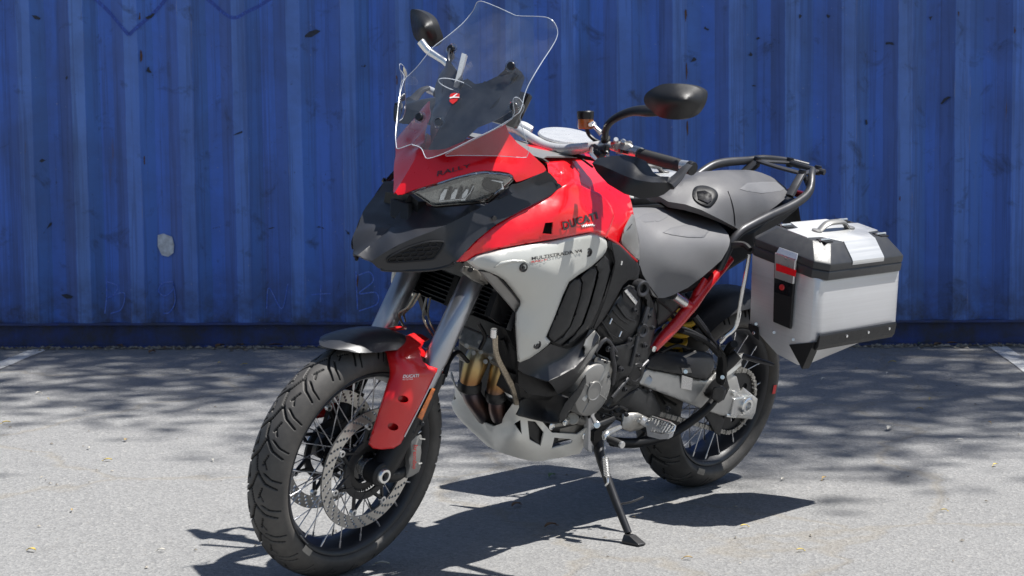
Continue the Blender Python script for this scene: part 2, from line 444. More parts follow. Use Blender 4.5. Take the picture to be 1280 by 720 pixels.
# ------------------------------------------------------------------ ground
def asphalt_nodes(nt, b, painted=False):
    v = _coord(nt, kind='Object')
    fine = _noise(nt, 210, 3, .6, v); mid = _noise(nt, 38, 5, .65, v); big = _noise(nt, 1.3, 5, .6, v); patch = _noise(nt, .35, 3, .5, v)
    vor = nt.nodes.new('ShaderNodeTexVoronoi'); vor.inputs['Scale'].default_value = 105; nt.links.new(v, vor.inputs['Vector'])
    c = _ramp(nt, fine.outputs['Fac'], [(.28, (.11, .111, .112)), (.5, (.207, .207, .206)), (.72, (.305, .304, .300))])
    stone = _ramp(nt, vor.outputs['Color'], [(.0, (.07, .07, .07)), (.3, (.17, .168, .165)), (.6, (.26, .257, .25)), (.88, (.36, .355, .34)), (1.0, (.60, .56, .50))])
    c = _mix(nt, .38, c, stone)
    c = _mix(nt, _ramp(nt, big.outputs['Fac'], [(.3, 0.0), (.7, .3)]), c, (.245, .244, .241))
    c = _mix(nt, _ramp(nt, patch.outputs['Fac'], [(.35, .22), (.6, 0.0)]), c, (.17, .168, .166))
    c = _mix(nt, _math(nt, 'MULTIPLY', _ramp(nt, mid.outputs['Fac'], [(.62, 0.0), (.76, 1.0)]), .35), c, (.33, .285, .21))
    # hairline cracks with grit in them
    wv = _noise(nt, 1.6, 4, .6, v); mp = nt.nodes.new('ShaderNodeMix'); mp.data_type = 'RGBA'; mp.inputs[0].default_value = .35
    nt.links.new(v, mp.inputs[6]); nt.links.new(wv.outputs['Color'], mp.inputs[7])
    cr = nt.nodes.new('ShaderNodeTexVoronoi'); cr.feature = 'DISTANCE_TO_EDGE'; cr.inputs['Scale'].default_value = .8; nt.links.new(mp.outputs[2], cr.inputs['Vector'])
    ck = _ramp(nt, cr.outputs['Distance'], [(0.0, 1.0), (.006, .6), (.013, 0.0)])
    c = _mix(nt, _math(nt, 'MULTIPLY', ck, .30), c, (.21, .175, .12))
    # darker brown ground along the foot of the container
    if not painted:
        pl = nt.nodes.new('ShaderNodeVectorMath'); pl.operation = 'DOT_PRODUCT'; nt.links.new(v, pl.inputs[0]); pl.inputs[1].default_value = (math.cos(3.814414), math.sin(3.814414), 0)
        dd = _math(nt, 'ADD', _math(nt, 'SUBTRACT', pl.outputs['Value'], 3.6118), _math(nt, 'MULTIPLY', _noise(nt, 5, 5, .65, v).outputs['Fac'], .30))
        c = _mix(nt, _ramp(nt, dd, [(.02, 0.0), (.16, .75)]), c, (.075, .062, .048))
    oil = _noise(nt, 4.5, 3, .5, v)
    c = _mix(nt, _math(nt, 'MULTIPLY', _ramp(nt, oil.outputs['Fac'], [(.66, 0.0), (.76, 1.0)]), .25), c, (.10, .098, .096))
    h = _math(nt, 'ADD', _math(nt, 'MULTIPLY', fine.outputs['Fac'], .7), _math(nt, 'MULTIPLY', vor.outputs['Distance'], .8))
    h = _math(nt, 'SUBTRACT', h, _math(nt, 'MULTIPLY', ck, .8))
    if painted:
        wear = _noise(nt, 26, 6, .75, v); wear2 = _noise(nt, 3.0, 3, .6, v)
        k = _ramp(nt, _math(nt, 'ADD', _math(nt, 'MULTIPLY', wear.outputs['Fac'], .6), _math(nt, 'MULTIPLY', wear2.outputs['Fac'], .4)), [(.40, 0.0), (.50, .9)])
        c = _mix(nt, k, c, (.62, .62, .60))
    nt.links.new(c, b.inputs['Base Color']); b.inputs['Roughness'].default_value = .88; b.inputs['Specular IOR Level'].default_value = .3
    _bump(nt, h, b, .9, .004)
def asphalt(name, painted=False):
    m, nt, b = _new(name); asphalt_nodes(nt, b, painted); return m
M['asphalt'] = asphalt('old_asphalt'); M['line'] = asphalt('worn_white_line_paint', True)
g = Geo().add([(-400, -400, 0), (400, -400, 0), (400, 400, 0), (-400, 400, 0)], [(0, 1, 2, 3)])
tag(mk('ground', g, M['asphalt'], smooth=False), kind='structure')

# ------------------------------------------------------------------ shipping container (local x along its side, y into it, z up)
CY = 3.814414
CN = np.array([math.cos(CY), math.sin(CY), 0.0]); CD = np.array([math.sin(CY), -math.cos(CY), 0.0])
CDIST = 3.6118; PITCH = .278; PHASE = -3.3112
cont = empty('shipping_container'); cont.location = tuple(CN * CDIST); cont.rotation_euler = (0, 0, CY - math.pi / 2)
tag(cont, 'weathered blue corrugated steel shipping container standing behind the motorcycle', 'container')
def to_cont(P):
    P = np.atleast_2d(P) - CN * CDIST; return np.column_stack([P @ CD, P @ CN, P[:, 2]])
def on_cont(px, py, depth=-.02):
    d = np.stack([(N(px) - 640) / FPX, (N(py) - 360) / FPX, np.ones_like(N(px))], -1) @ CR
    t = (CDIST + depth - CAM @ CN) / (d @ CN); return to_cont(CAM + t[..., None] * d)
def prof(s):
    """depth of the corrugated side at s: outer flat -0.046, inner flat -0.010"""
    u = ((N(s) - PHASE + PITCH / 2) % PITCH) - PITCH / 2; a = np.abs(u)
    return -.046 + .036 * np.clip((a - .036) / .068, 0, 1)
def mat_container(rail=False):
    m, nt, b = _new('blue_container_paint' if not rail else 'dark_blue_rail_paint'); v = _coord(nt)
    vs = _coord(nt, (1, 1, .06)); vf = _coord(nt, (1, 1, .02))
    base = (.064, .168, .60) if not rail else (.028, .052, .22)
    c = _mix(nt, _ramp(nt, _noise(nt, 5, 5, .6, vs).outputs['Fac'], [(.3, 0.0), (.7, 1.0)]), tuple(q * .82 for q in base), tuple(q * 1.12 for q in base))
    sp = nt.nodes.new('ShaderNodeSeparateXYZ'); nt.links.new(v, sp.inputs[0])
    if not rail:
        # each face of a fold has its own tone: chalky crests, darker flanks
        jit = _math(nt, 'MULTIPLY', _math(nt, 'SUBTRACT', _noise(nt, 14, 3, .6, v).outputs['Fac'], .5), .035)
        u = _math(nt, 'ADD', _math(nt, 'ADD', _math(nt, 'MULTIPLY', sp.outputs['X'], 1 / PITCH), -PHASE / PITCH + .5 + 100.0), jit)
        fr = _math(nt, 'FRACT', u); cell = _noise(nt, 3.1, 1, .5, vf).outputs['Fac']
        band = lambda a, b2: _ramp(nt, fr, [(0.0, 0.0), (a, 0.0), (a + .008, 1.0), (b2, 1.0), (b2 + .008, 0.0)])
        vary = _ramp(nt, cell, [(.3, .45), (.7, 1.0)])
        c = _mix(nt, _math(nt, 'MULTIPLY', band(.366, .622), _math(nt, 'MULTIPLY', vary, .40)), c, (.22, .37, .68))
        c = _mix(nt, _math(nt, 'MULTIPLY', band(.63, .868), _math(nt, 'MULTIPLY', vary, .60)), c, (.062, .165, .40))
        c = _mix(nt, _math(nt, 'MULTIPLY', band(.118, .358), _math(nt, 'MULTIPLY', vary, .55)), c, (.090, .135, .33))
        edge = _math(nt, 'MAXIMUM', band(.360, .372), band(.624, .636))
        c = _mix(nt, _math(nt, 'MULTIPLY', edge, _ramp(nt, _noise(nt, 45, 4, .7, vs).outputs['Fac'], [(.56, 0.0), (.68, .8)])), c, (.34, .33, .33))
    c = _mix(nt, _math(nt, 'MULTIPLY', _ramp(nt, _noise(nt, 40, 4, .6, vf).outputs['Fac'], [(.55, 0.0), (.72, 1.0)]), .25), c, (.10, .17, .38))
    c = _mix(nt, _math(nt, 'MULTIPLY', _ramp(nt, _noise(nt, 1.7, 6, .68, v, .4).outputs['Fac'], [(.42, 0.0), (.66, 1.0)]), .42), c, (.050, .075, .16))
    c = _mix(nt, _math(nt, 'MULTIPLY', _ramp(nt, _noise(nt, 30, 4, .6, vf).outputs['Fac'], [(.52, 0.0), (.60, 1.0), (.66, 0.0)]), .40), c, (.035, .060, .17))
    c = _mix(nt, _math(nt, 'MULTIPLY', _ramp(nt, _noise(nt, 13, 5, .65, vs).outputs['Fac'], [(.55, 0.0), (.74, 1.0)]), .45), c, (.034, .055, .11))
    k = _math(nt, 'MULTIPLY', _ramp(nt, _noise(nt, 6, 6, .7, v, .6).outputs['Fac'], [(.58, 0.0), (.72, 1.0)]), .66)
    c = _mix(nt, k, c, (.022, .028, .042))
    k = _math(nt, 'MULTIPLY', _ramp(nt, _noise(nt, 22, 6, .75, v).outputs['Fac'], [(.66, 0.0), (.70, 1.0)]), .6)
    c = _mix(nt, k, c, (.022, .026, .036))
    k = _math(nt, 'MULTIPLY', _ramp(nt, _noise(nt, 26, 5, .7, vs).outputs['Fac'], [(.69, 0.0), (.74, 1.0)]), .8)
    c = _mix(nt, k, c, (.13, .075, .045))
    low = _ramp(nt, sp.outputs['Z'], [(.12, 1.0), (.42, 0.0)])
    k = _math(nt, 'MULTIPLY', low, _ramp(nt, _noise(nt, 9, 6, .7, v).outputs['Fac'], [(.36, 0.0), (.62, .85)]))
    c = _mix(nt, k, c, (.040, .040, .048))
    k = _math(nt, 'MULTIPLY', _ramp(nt, _noise(nt, 60, 3, .6, v).outputs['Fac'], [(.72, 0.0), (.75, 1.0)]), .5)
    c = _mix(nt, k, c, (.40, .40, .42))
    nt.links.new(c, b.inputs['Base Color'])
    nt.links.new(_ramp(nt, _noise(nt, 6, 4, .6, vs).outputs['Fac'], [(.3, .42), (.7, .66)]), b.inputs['Roughness'])
    b.inputs['Specular IOR Level'].default_value = .4
    _bump(nt, _noise(nt, 9, 4, .5, v).outputs['Fac'], b, .25, .006); return m
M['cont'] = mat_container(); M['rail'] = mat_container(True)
S0, S1, CH, CW = -7.0, 5.2, 2.59, 2.44
ks = np.arange(math.floor((S0 - PHASE) / PITCH), math.ceil((S1 - PHASE) / PITCH) + 1)
ss = sorted({round(float(PHASE + k * PITCH + o), 5) for k in ks for o in (-.104, -.036, .036, .104)})
ss = [s for s in ss if S0 + .16 < s < S1 - .16]
zz = np.linspace(.128, CH - .06, 26)
# the paint is dented: shallow hollows
dents = [(rng.uniform(S0, S1), rng.uniform(.2, 2.2), rng.uniform(.12, .35), rng.uniform(-.004, .012)) for _ in range(60)]
V = []; F = []
for z in zz:
    for s in ss:
        y = float(prof(s)) + sum(a * math.exp(-((s - p) ** 2 + (z - q) ** 2) / (r * r)) for p, q, r, a in dents if abs(s - p) < 2 * r)
        V.append((s, y, z))
n = len(ss)
for j in range(len(zz) - 1):
    for i in range(n - 1): F.append((j * n + i, j * n + i + 1, (j + 1) * n + i + 1, (j + 1) * n + i))
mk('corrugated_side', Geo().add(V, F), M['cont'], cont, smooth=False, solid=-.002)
def cbox(x0, x1, y0, y1, z0, z1): return box(((x0 + x1) / 2, (y0 + y1) / 2, (z0 + z1) / 2), (x1 - x0, y1 - y0, z1 - z0))
gr = Geo(); gr.merge(cbox(S0 + .1, S1 - .1, .0, .03, .004, .118)); gr.merge(cbox(S0 + .1, S1 - .1, -.052, .03, .118, .131)); gr.merge(cbox(S0 + .1, S1 - .1, -.030, .03, .0, .012))
mk('bottom_rail', gr, M['rail'], cont, smooth=False, bevel=.002)
mk('top_rail', cbox(S0 + .1, S1 - .1, -.055, .03, CH - .06, CH), M['cont'], cont, smooth=False)
mk('back_wall', cbox(S0 + .1, S1 - .1, CW - .06, CW - .02, .0, CH - .002), M['cont'], cont, smooth=False)
mk('roof', cbox(S0 + .02, S1 - .02, .032, CW - .062, CH - .03, CH - .004), M['cont'], cont, smooth=False)
for s in (S0, S1 - .1): mk('corner_post', cbox(s, s + .1, -.06, CW, 0, CH + .002), M['cont'], cont, smooth=False, bevel=.01)
# marks on the side: white paint chip, chalk letters, brush-painted arcs
def stroke(pts, w, depth=.0015, sm=6):
    P = crom(N(pts), sm); L = on_cont(P[:, 0], P[:, 1])
    S = np.concatenate([L[:1] + (L[i] - L[i - 1]) * 0 for i in range(1)]); out = []
    for i in range(len(L) - 1):
        for k in range(6):
            t = k / 6; out.append(L[i] * (1 - t) + L[i + 1] * t)
    L = np.array(out + [L[-1]]); T = np.gradient(L[:, [0, 2]], axis=0); T /= np.linalg.norm(T, axis=1)[:, None] + 1e-9
    nrm = np.column_stack([-T[:, 1], T[:, 0]]); V = []; F = []
    for i in range(len(L)):
        for sg in (-1, 1):
            q = L[i, [0, 2]] + sg * nrm[i] * w / 2; V.append((q[0], float(prof(q[0])) - depth - .0035, q[1]))
    for i in range(len(L) - 1): F.append((2 * i, 2 * i + 2, 2 * i + 3, 2 * i + 1))
    return Geo().add(V, F)
def mat_chalk(name, col, thr):
    m, nt, b = _new(name); v = _coord(nt); n = _noise(nt, 90, 4, .7, v)
    c = _mix(nt, _ramp(nt, n.outputs['Fac'], [(thr, 0.0), (thr + .14, 1.0)]), (.056, .142, .60), col); nt.links.new(c, b.inputs['Base Color']); b.inputs['Roughness'].default_value = .7; return m
M['chalk'] = mat_chalk('chalk_line', (.16, .25, .62), .44); M['brush'] = mat_chalk('dark_blue_brush_paint', (.034, .075, .34), .34)
for pts in ([(132, 345), (133, 368), (131, 392)], [(133, 352), (147, 358), (140, 370), (134, 372), (156, 366), (152, 386), (138, 392)],
            [(216, 352), (203, 354), (198, 364), (206, 370), (216, 362), (216, 354), (219, 376), (212, 390), (204, 392)],
            [(333, 386), (336, 360), (352, 386), (361, 354)], [(390, 368), (413, 367)], [(401, 356), (400, 378)],
            [(446, 338), (448, 386)], [(447, 344), (462, 340), (466, 352), (450, 366), (470, 366), (471, 380), (450, 388)]):
    mk('chalk_mark', stroke(pts, .006), M['chalk'], cont, smooth=False)
for pts in ([(118, -2), (135, 14), (163, 44)], [(163, 44), (190, 18), (208, -2)], [(258, -2), (290, 22), (312, 14), (342, -4)]):
    mk('brush_mark', stroke(pts, .018), M['brush'], cont, smooth=False)
def patch(pts, name, mat, depth=.003):
    P = on_cont(N(pts)[:, 0], N(pts)[:, 1]); v, f = fill2d(P[:, [0, 2]], (), .02)
    V = [(a, float(prof(a)) - depth - .004, z) for a, z in v]; F = []
    for q in f:
        a, b2, c2 = v[q[0]], v[q[1]], v[q[2]]; cr = (b2[0] - a[0]) * (c2[1] - a[1]) - (b2[1] - a[1]) * (c2[0] - a[0]); F.append(tuple(q) if cr > 0 else tuple(reversed(q)))
    return mk(name, Geo().add(V, F), mat, cont, smooth=False)
M['chip'] = surf('bare_white_patch', (.52, .54, .57), .6, var=.3, mottle=40)
patch([(197, 294), (204, 292), (215, 296), (218, 306), (217, 316), (210, 321), (202, 319), (197, 308)], 'paint_chip', M['chip'])
M['rust'] = surf('rust', (.10, .05, .028), .8, var=.5, mottle=60); M['scuff'] = surf('dark_scuff', (.024, .030, .048), .7, var=.3, mottle=30)
for (x, y, a, l, w) in ((47, 22, .3, 9, 5), (84, 97, 1.5, 4, 5), (187, 88, 1.2, 7, 5), (188, 20, -.6, 10, 5), (55, 200, -.5, 9, 4), (60, 285, -.9, 16, 4), (85, 370, 0, 12, 8), (390, 42, -.4, 18, 7), (455, 82, -.5, 6, 4), (300, 166, -.4, 12, 2), (435, 290, .9, 6, 3), (270, 285, 0, 8, 2), (338, 285, 0, 8, 2), (400, 285, 0, 9, 2), (1000, 20, 1.5, 4, 4), (1035, 20, 1.5, 4, 4),
                       (1163, 22, .4, 5, 4), (1182, 125, -.7, 12, 3), (883, 36, .8, 6, 5), (948, 48, .3, 4, 4), (938, 68, 0, 5, 4), (867, 75, -.6, 8, 6), (1083, 153, 1.2, 6, 4), (1112, 55, 0, 8, 4), (942, 107, -.5, 5, 4), (1280, 40, 1.4, 7, 3)):
    e = ell(x, y, l * .6, w * .40, 7, a) + rng.normal(0, .9, (7, 2)); patch(e, 'scuff_mark', M['scuff'], .002)
for (x, y, l) in ((176, 20, 10), (178, 70, 16), (182, 200, 12), (857, 20, 16), (858, 90, 24), (859, 160, 20), (497, 100, 12), (1197, 18, 7), (1267, 38, 9), (1124, 248, 6), (449, 300, 20), (448, 350, 18)):
    patch(ell(x, y, .9, l / 2, 8) + rng.normal(0, .35, (8, 2)), 'rust_streak', M['rust'], .002)

# ------------------------------------------------------------------ painted bay lines, square to the container
for k, px in enumerate((57, 1243)):
    s = on_cont(N([px]), N([433]), 0)[0][0]; V = []; F = []; w = .045; n = 40
    for i in range(n + 1):
        d = .10 + i * 4.6 / n
        for sg in (-1, 1):
            q = CN * (CDIST - d) + CD * (s + sg * (w + rng.normal(0, .002))); V.append((q[0], q[1], .004))
    for i in range(n): F.append((2 * i, 2 * i + 1, 2 * i + 3, 2 * i + 2))
    o = mk('bay_line', Geo().add(V, F), M['line'], smooth=False); tag(o, kind='structure')

# ------------------------------------------------------------------ trees behind the container whose crowns hang over it and shade the ground
def mat_leaf(name, a, b2):
    m, nt, b = _new(name); gi = nt.nodes.new('ShaderNodeNewGeometry'); c = _ramp(nt, gi.outputs['Random Per Island'], [(0, a), (1, b2)])
    nt.links.new(c, b.inputs['Base Color']); b.inputs['Roughness'].default_value = .5; return m
M['leaf'] = mat_leaf('green_leaves', (.030, .055, .012), (.075, .115, .030)); M['bark'] = surf('bark', (.11, .085, .065), .9, grain=.8, gscale=60, var=.3)
def cl(s, d, h):
    p = CN * (CDIST - d) + CD * s; return np.array([p[0], p[1], h])
def tree(label, ts, n_cl, srange, seed, wide):
    r = np.random.default_rng(seed); root = empty('overhanging_tree'); base = cl(ts, -3.2, 0); root.location = tuple(base)
    tag(root, label, 'tree')
    gt = tube([base * 0, (0.05, 0.03, 1.5), (.0, .12, 3.6), (.1, .1, 8.6)], [.26, .22, .19, .12], 12, 4); V = []; F = []
    top = N((.1, .1, 8.6)); cs = []
    while len(cs) < n_cl:
        s = r.uniform(*srange); d = r.uniform(-3.6, 3.6); h = r.uniform(10.6, 12.4)
        edge = np.interp(s, [-.1, 2.9, 3.5, 4.0, 5.5, 6.2, 6.7, 7.5, 9.7], [.9, 1.35, 1.7, 2.3, 2.3, 1.8, 1.1, .3, .1]) + .25 * math.sin(s * 4.1 + h)
        if d > edge or (d > .8 and r.random() < .15): continue
        cs.append((cl(s, d, h) - base, r.uniform(.42, .82)))
    limbs = [cs[i][0] for i in r.choice(len(cs), 16, replace=False)]
    for e in limbs:
        mid = (top + e) / 2 + r.normal(0, .25, 3) + N((0, 0, .35)); gt.merge(tube([top - N((0, 0, r.uniform(0, 1.2))), mid, e], [.06, .035, .008], 7, 5))
    for c, rad in cs:
        j = min(limbs, key=lambda e: np.linalg.norm(e - c))
        gt.merge(tube([j, (j + c) / 2 + r.normal(0, .08, 3), c], [.012, .008, .003], 5, 3))
        k = int(105 * (rad / .3) ** 2)
        P = c + r.normal(0, 1, (k, 3)) * rad * N((.8, .8, .4))
        for p in P:
            a = unit(r.normal(0, 1, 3)); b = unit(np.cross(a, r.normal(0, 1, 3))); L = r.uniform(.10, .19); W = L * .45
            i0 = len(V); V += [p - a * L / 2, p + b * W / 2, p + a * L / 2, p - b * W / 2]; F.append((i0, i0 + 1, i0 + 2, i0 + 3))
    mk('trunk', gt, M['bark'], root); mk('crown', Geo().add(V, F), M['leaf'], root, smooth=False)
tree('broad green tree behind the container, its crown hanging over the bay line', 6.4, 42, (4.9, 9.2), 3, 1)
tree('slimmer green tree behind the container, its crown over the front wheel', 1.6, 42, (.4, 4.9), 5, 1)
# ------------------------------------------------------------------ the motorcycle (x forward, y to its left side, z up; rear contact at the origin)
bike = empty('motorcycle'); bike.rotation_euler = (-LEAN, 0, 0)
tag(bike, 'red adventure touring motorcycle with grey seats and aluminium side cases leaning on its stand', 'motorcycle')
WB, RF, RR, RAKE = 1.572, .325, .318, math.radians(24.7)
AX = np.array([-math.sin(RAKE), 0, math.cos(RAKE)])
_K = np.array([[0, -AX[2], AX[1]], [AX[2], 0, -AX[0]], [-AX[1], AX[0], 0]])
ST = np.eye(3) + math.sin(STEER) * _K + (1 - math.cos(STEER)) * _K @ _K          # steering turn
PERP = np.array([math.cos(RAKE), 0, math.sin(RAKE)]); A0 = N((WB, 0, RF)) - .04 * PERP
CF = A0 + ST @ (.04 * PERP); CRR = N((0, 0, RR))
def steer(P): return A0 + (N(P) - A0) @ ST.T
def fw(P): return CF + N(P) @ ST.T                # front wheel local -> bike
def rw(P): return CRR + N(P)
def xf(g, fn):
    o = Geo(); o.v = [tuple(q) for q in fn(N(g.v))]; o.f = list(g.f); return o

def tyre(name, R, prof_c, side, cell_n, grooves, fn, parent, NU=1800, flip=1):
    """tread with cut grooves; prof_c: crown (half width, crown radius); side: sidewall points (y, r) on the + side from shoulder to bead"""
    am, cr = prof_c; an = np.linspace(-am, am, 92); vs = cr * np.sin(an); rs = R - cr + cr * np.cos(an)
    arc = cr * an
    Y = np.concatenate([[-y for y, r in side[::-1]], vs, [y for y, r in side]]); Rr = np.concatenate([[r for y, r in side[::-1]], rs, [r for y, r in side]])
    A = np.concatenate([np.full(len(side), -9.), arc, np.full(len(side), 9.)])
    th = np.linspace(0, 2 * math.pi, NU, endpoint=False); L = 2 * math.pi * R / cell_n
    U = (th * R)[:, None] * np.ones(len(Y)); Vv = np.ones((NU, 1)) * A[None]
    D = np.full(U.shape, 1.0); amax = arc.max()
    for (pts, w) in grooves:
        for mir, sh in ((1, 0.0), (-1, L / 2)):
            u = (U - sh) % L
            for i in range(len(pts) - 1):
                for wrap in (-L, 0, L):
                    a = N(pts[i]) * (1, mir) + (wrap, 0); b = N(pts[i + 1]) * (1, mir) + (wrap, 0); ab = b - a
                    t = np.clip(((u - a[0]) * ab[0] + (Vv - a[1]) * ab[1]) / (ab @ ab), 0, 1)
                    d = np.hypot(u - a[0] - t * ab[0], Vv - a[1] - t * ab[1]) / (w / 2); D = np.minimum(D, np.where(np.abs(Vv) > amax * 1.001, 9, d))
    q = np.where(D < 1, np.clip((1 - D) * 1.7, 0, 1), 0)
    rad = Rr[None] - .0075 * q
    P = np.stack([rad * np.sin(flip * th)[:, None], np.ones((NU, 1)) * Y[None], rad * np.cos(flip * th)[:, None]], -1)
    m = len(Y); V = fn(P.reshape(-1, 3)); i = np.arange(NU)[:, None]; k = np.arange(m - 1)[None]; j = (i + 1) % NU
    F = np.stack([i * m + k, i * m + k + 1, j * m + k + 1, j * m + k], -1).reshape(-1, 4)
    if flip < 0: F = F[:, ::-1]
    me = bpy.data.meshes.new(name); me.vertices.add(len(V)); me.vertices.foreach_set('co', V.ravel()); me.loops.add(F.size); me.loops.foreach_set('vertex_index', F.ravel().astype(np.int32))
    me.polygons.add(len(F)); me.polygons.foreach_set('loop_start', np.arange(0, F.size, 4, dtype=np.int32)); me.update(calc_edges=True); me.validate()
    me.polygons.foreach_set('use_smooth', [True] * len(me.polygons)); me.materials.append(M['rubber']); me.materials.append(M['groove'])
    qf = q.ravel(); fq = qf[F].mean(1) if len(me.polygons) == len(F) else np.zeros(len(me.polygons)); me.polygons.foreach_set('material_index', (fq > .45).astype(np.int32))
    o = bpy.data.objects.new(name, me); COL.objects.link(o); o.parent = parent; return o

def ring2d(r0, r1, n, holes=(), step=.006):
    a = np.linspace(0, 2 * math.pi, n, endpoint=False); o = np.column_stack([np.cos(a), np.sin(a)])
    v, f = fill2d(o * r1 * 1000, [o * r0 * 1000] + [ell(x * 1000, y * 1000, r * 1000, r * 1000, 8) for x, y, r in holes], step * 1000)
    return v / 1000, f
def slab(v, f, y, t):
    """2D sheet (x, z) made a plate between y and y + t"""
    n = len(v); V = [(x, y, z) for x, z in v] + [(x, y + t, z) for x, z in v]; F = []; ed = {}
    for q in f:
        a, b, c = v[q[0]], v[q[1]], v[q[2]]; cr = (b[0] - a[0]) * (c[1] - a[1]) - (b[1] - a[1]) * (c[0] - a[0]); q = tuple(q) if cr > 0 else tuple(reversed(q))
        F.append(q); F.append(tuple(i + n for i in reversed(q)))
        for i in range(3):
            e = (q[i], q[(i + 1) % 3]); ed[e] = 1
    for (a, b) in list(ed):
        if (b, a) not in ed: F.append((b, a, a + n, b + n))
    return Geo().add(V, F)
def spokes(parent, fn, n, r0, r1, yh, yr, lead, rad=.0021):
    me = None
    for k in range(n):
        s = 1 if k % 2 else -1; d = 1 if (k // 2) % 2 else -1; a1 = 2 * math.pi * (k + .5) / n; a0 = a1 - d * lead
        p0 = fn(N([(r0 * math.sin(a0), s * yh, r0 * math.cos(a0))]))[0]; p1 = fn(N([(r1 * math.sin(a1), s * yr, r1 * math.cos(a1))]))[0]
        if me is None:
            o = mk('spoke', tube([(0, 0, 0), (0, 0, .90), (0, 0, .901), (0, 0, 1)], [1, 1, 1.9, 1.7], 7), M['spoke'], parent); me = o.data
        else:
            o = bpy.data.objects.new('spoke', me); COL.objects.link(o); o.parent = parent
        d3 = Vector(p1 - p0); o.matrix_local = Matrix.Translation(Vector(p0)) @ d3.to_track_quat('Z', 'Y').to_matrix().to_4x4() @ Matrix.Diagonal((rad, rad, d3.length, 1))

# ---- front wheel
frim = lathe([(.046, .257), (.051, .251), (.050, .247), (.043, .239), (.034, .2345), (.015, .224), (0, .221), (-.015, .224), (-.034, .2345), (-.043, .239), (-.050, .247), (-.051, .251), (-.046, .257), (-.032, .252), (0, .236), (.032, .252)], (0, 0, 0), (0, 1, 0), 120, close=True)
fwheel = mk('front_wheel', xf(frim, fw), M['rim'], bike, fixn=True)
fg0 = [([(.036, -.034), (.008, -.012), (.000, -.008), (.050, .004), (.086, .030), (.104, .062)], .0076), ([(.050, -.026), (.084, -.018)], .0050), ([(.056, .026), (.072, .046), (.080, .072)], .0066), ([(.018, .020), (.040, .030)], .0050)]
fg = [([(a * .83, b) for a, b in p], w) for p, w in fg0]
tyre('tyre', RF, (1.38, .0605), [(.0600, .266), (.0570, .260), (.0500, .2545), (.044, .251)], 23, fg, fw, fwheel)
mk('hub', xf(lathe([(-.066, .016), (-.064, .034), (-.050, .052), (-.038, .054), (-.030, .034), (.030, .034), (.038, .054), (.050, .052), (.064, .034), (.066, .016)], (0, 0, 0), (0, 1, 0), 40), fw), M['gloss_black'], fwheel)
spokes(fwheel, fw, 40, .050, .237, .040, .034, .62, .0017)
hol = []
for k in range(30):
    a = 2 * math.pi * k / 30
    for i, (r, o) in enumerate(((.160, 0), (.1525, .055), (.145, .11), (.1375, .165))): hol.append((r * math.cos(a + o), r * math.sin(a + o), .0043))
dv, df_ = ring2d(.1315, .165, 110, hol, .0085)
def carrier(y, t):
    g = Geo(); g.merge(lathe([(y, .066), (y, .085), (y + t, .085), (y + t, .066)], (0, 0, 0), (0, 1, 0), 48, close=True))
    for k in range(7):
        a = 2 * math.pi * (k + .2) / 7
        for da in (-.30, .30):
            p0 = N((.070 * math.sin(a + da), y + t / 2, .070 * math.cos(a + da))); p1 = N((.120 * math.sin(a), y + t / 2, .120 * math.cos(a)))
            g.merge(tube([p0, p1], .0052, 6))
    return g
for s in (1, -1):
    y = .073 if s > 0 else -.078
    d = mk('brake_disc', xf(slab(dv, df_, y, .005), fw), M['disc'], fwheel, split=30)
    mk('disc_carrier', xf(carrier(y - .001, .007), fw), M['black_satin'], fwheel)
    for k in range(7):
        a = 2 * math.pi * (k + .2) / 7; c = N((.1215 * math.sin(a), 0, .1215 * math.cos(a)))
        gb = lathe([(y - .003, .0035), (y - .003, .009), (y + .008, .009), (y + .0085, .0045), (y + .004, .0035)], c, (0, 1, 0), 16)
        gb.merge(tube([c + N((0, y + .0025, 0)), c * 1.115 + N((0, y + .0025, 0))], [.0085, .0105], 6, flat=(1, .25), up=(math.cos(a), 0, -math.sin(a))))
        mk('disc_button', xf(gb, fw), M['alloy'], fwheel)
abs_ = lathe([(.066, .044), (.066, .060), (.070, .060), (.070, .044)], (0, 0, 0), (0, 1, 0), 48, close=True)
for k in range(48):
    a = 2 * math.pi * k / 48; abs_.merge(box((.062 * math.sin(a), .068, .062 * math.cos(a)), (.0035, .004, .009), [[math.cos(a), 0, math.sin(a)], [0, 1, 0], [-math.sin(a), 0, math.cos(a)]]))
mk('sensor_ring', xf(abs_, fw), M['engine'], fwheel)
mk('bearing_seal', xf(lathe([(.060, .022), (.084, .031), (.087, .031), (.087, .024), (.082, .018)], (0, 0, 0), (0, 1, 0), 32), fw), M['bright'], fwheel)
# valve + pale wheel-weight and stickers on the rim
mk('balance_weight', xf(tube([( .247 * math.sin(a), .0515, .247 * math.cos(a)) for a in np.linspace(2.28, 2.44, 6)], .0055, 6, flat=(1, .25), up=(0, 1, 0)), fw), M['case'], fwheel)
mk('tyre_sticker', xf(tube([( .262 * math.sin(a), .0592, .262 * math.cos(a)) for a in np.linspace(2.40, 2.54, 6)], .0095, 6, flat=(.12, 1), up=(0, 1, 0)), fw), M['cast'], fwheel)

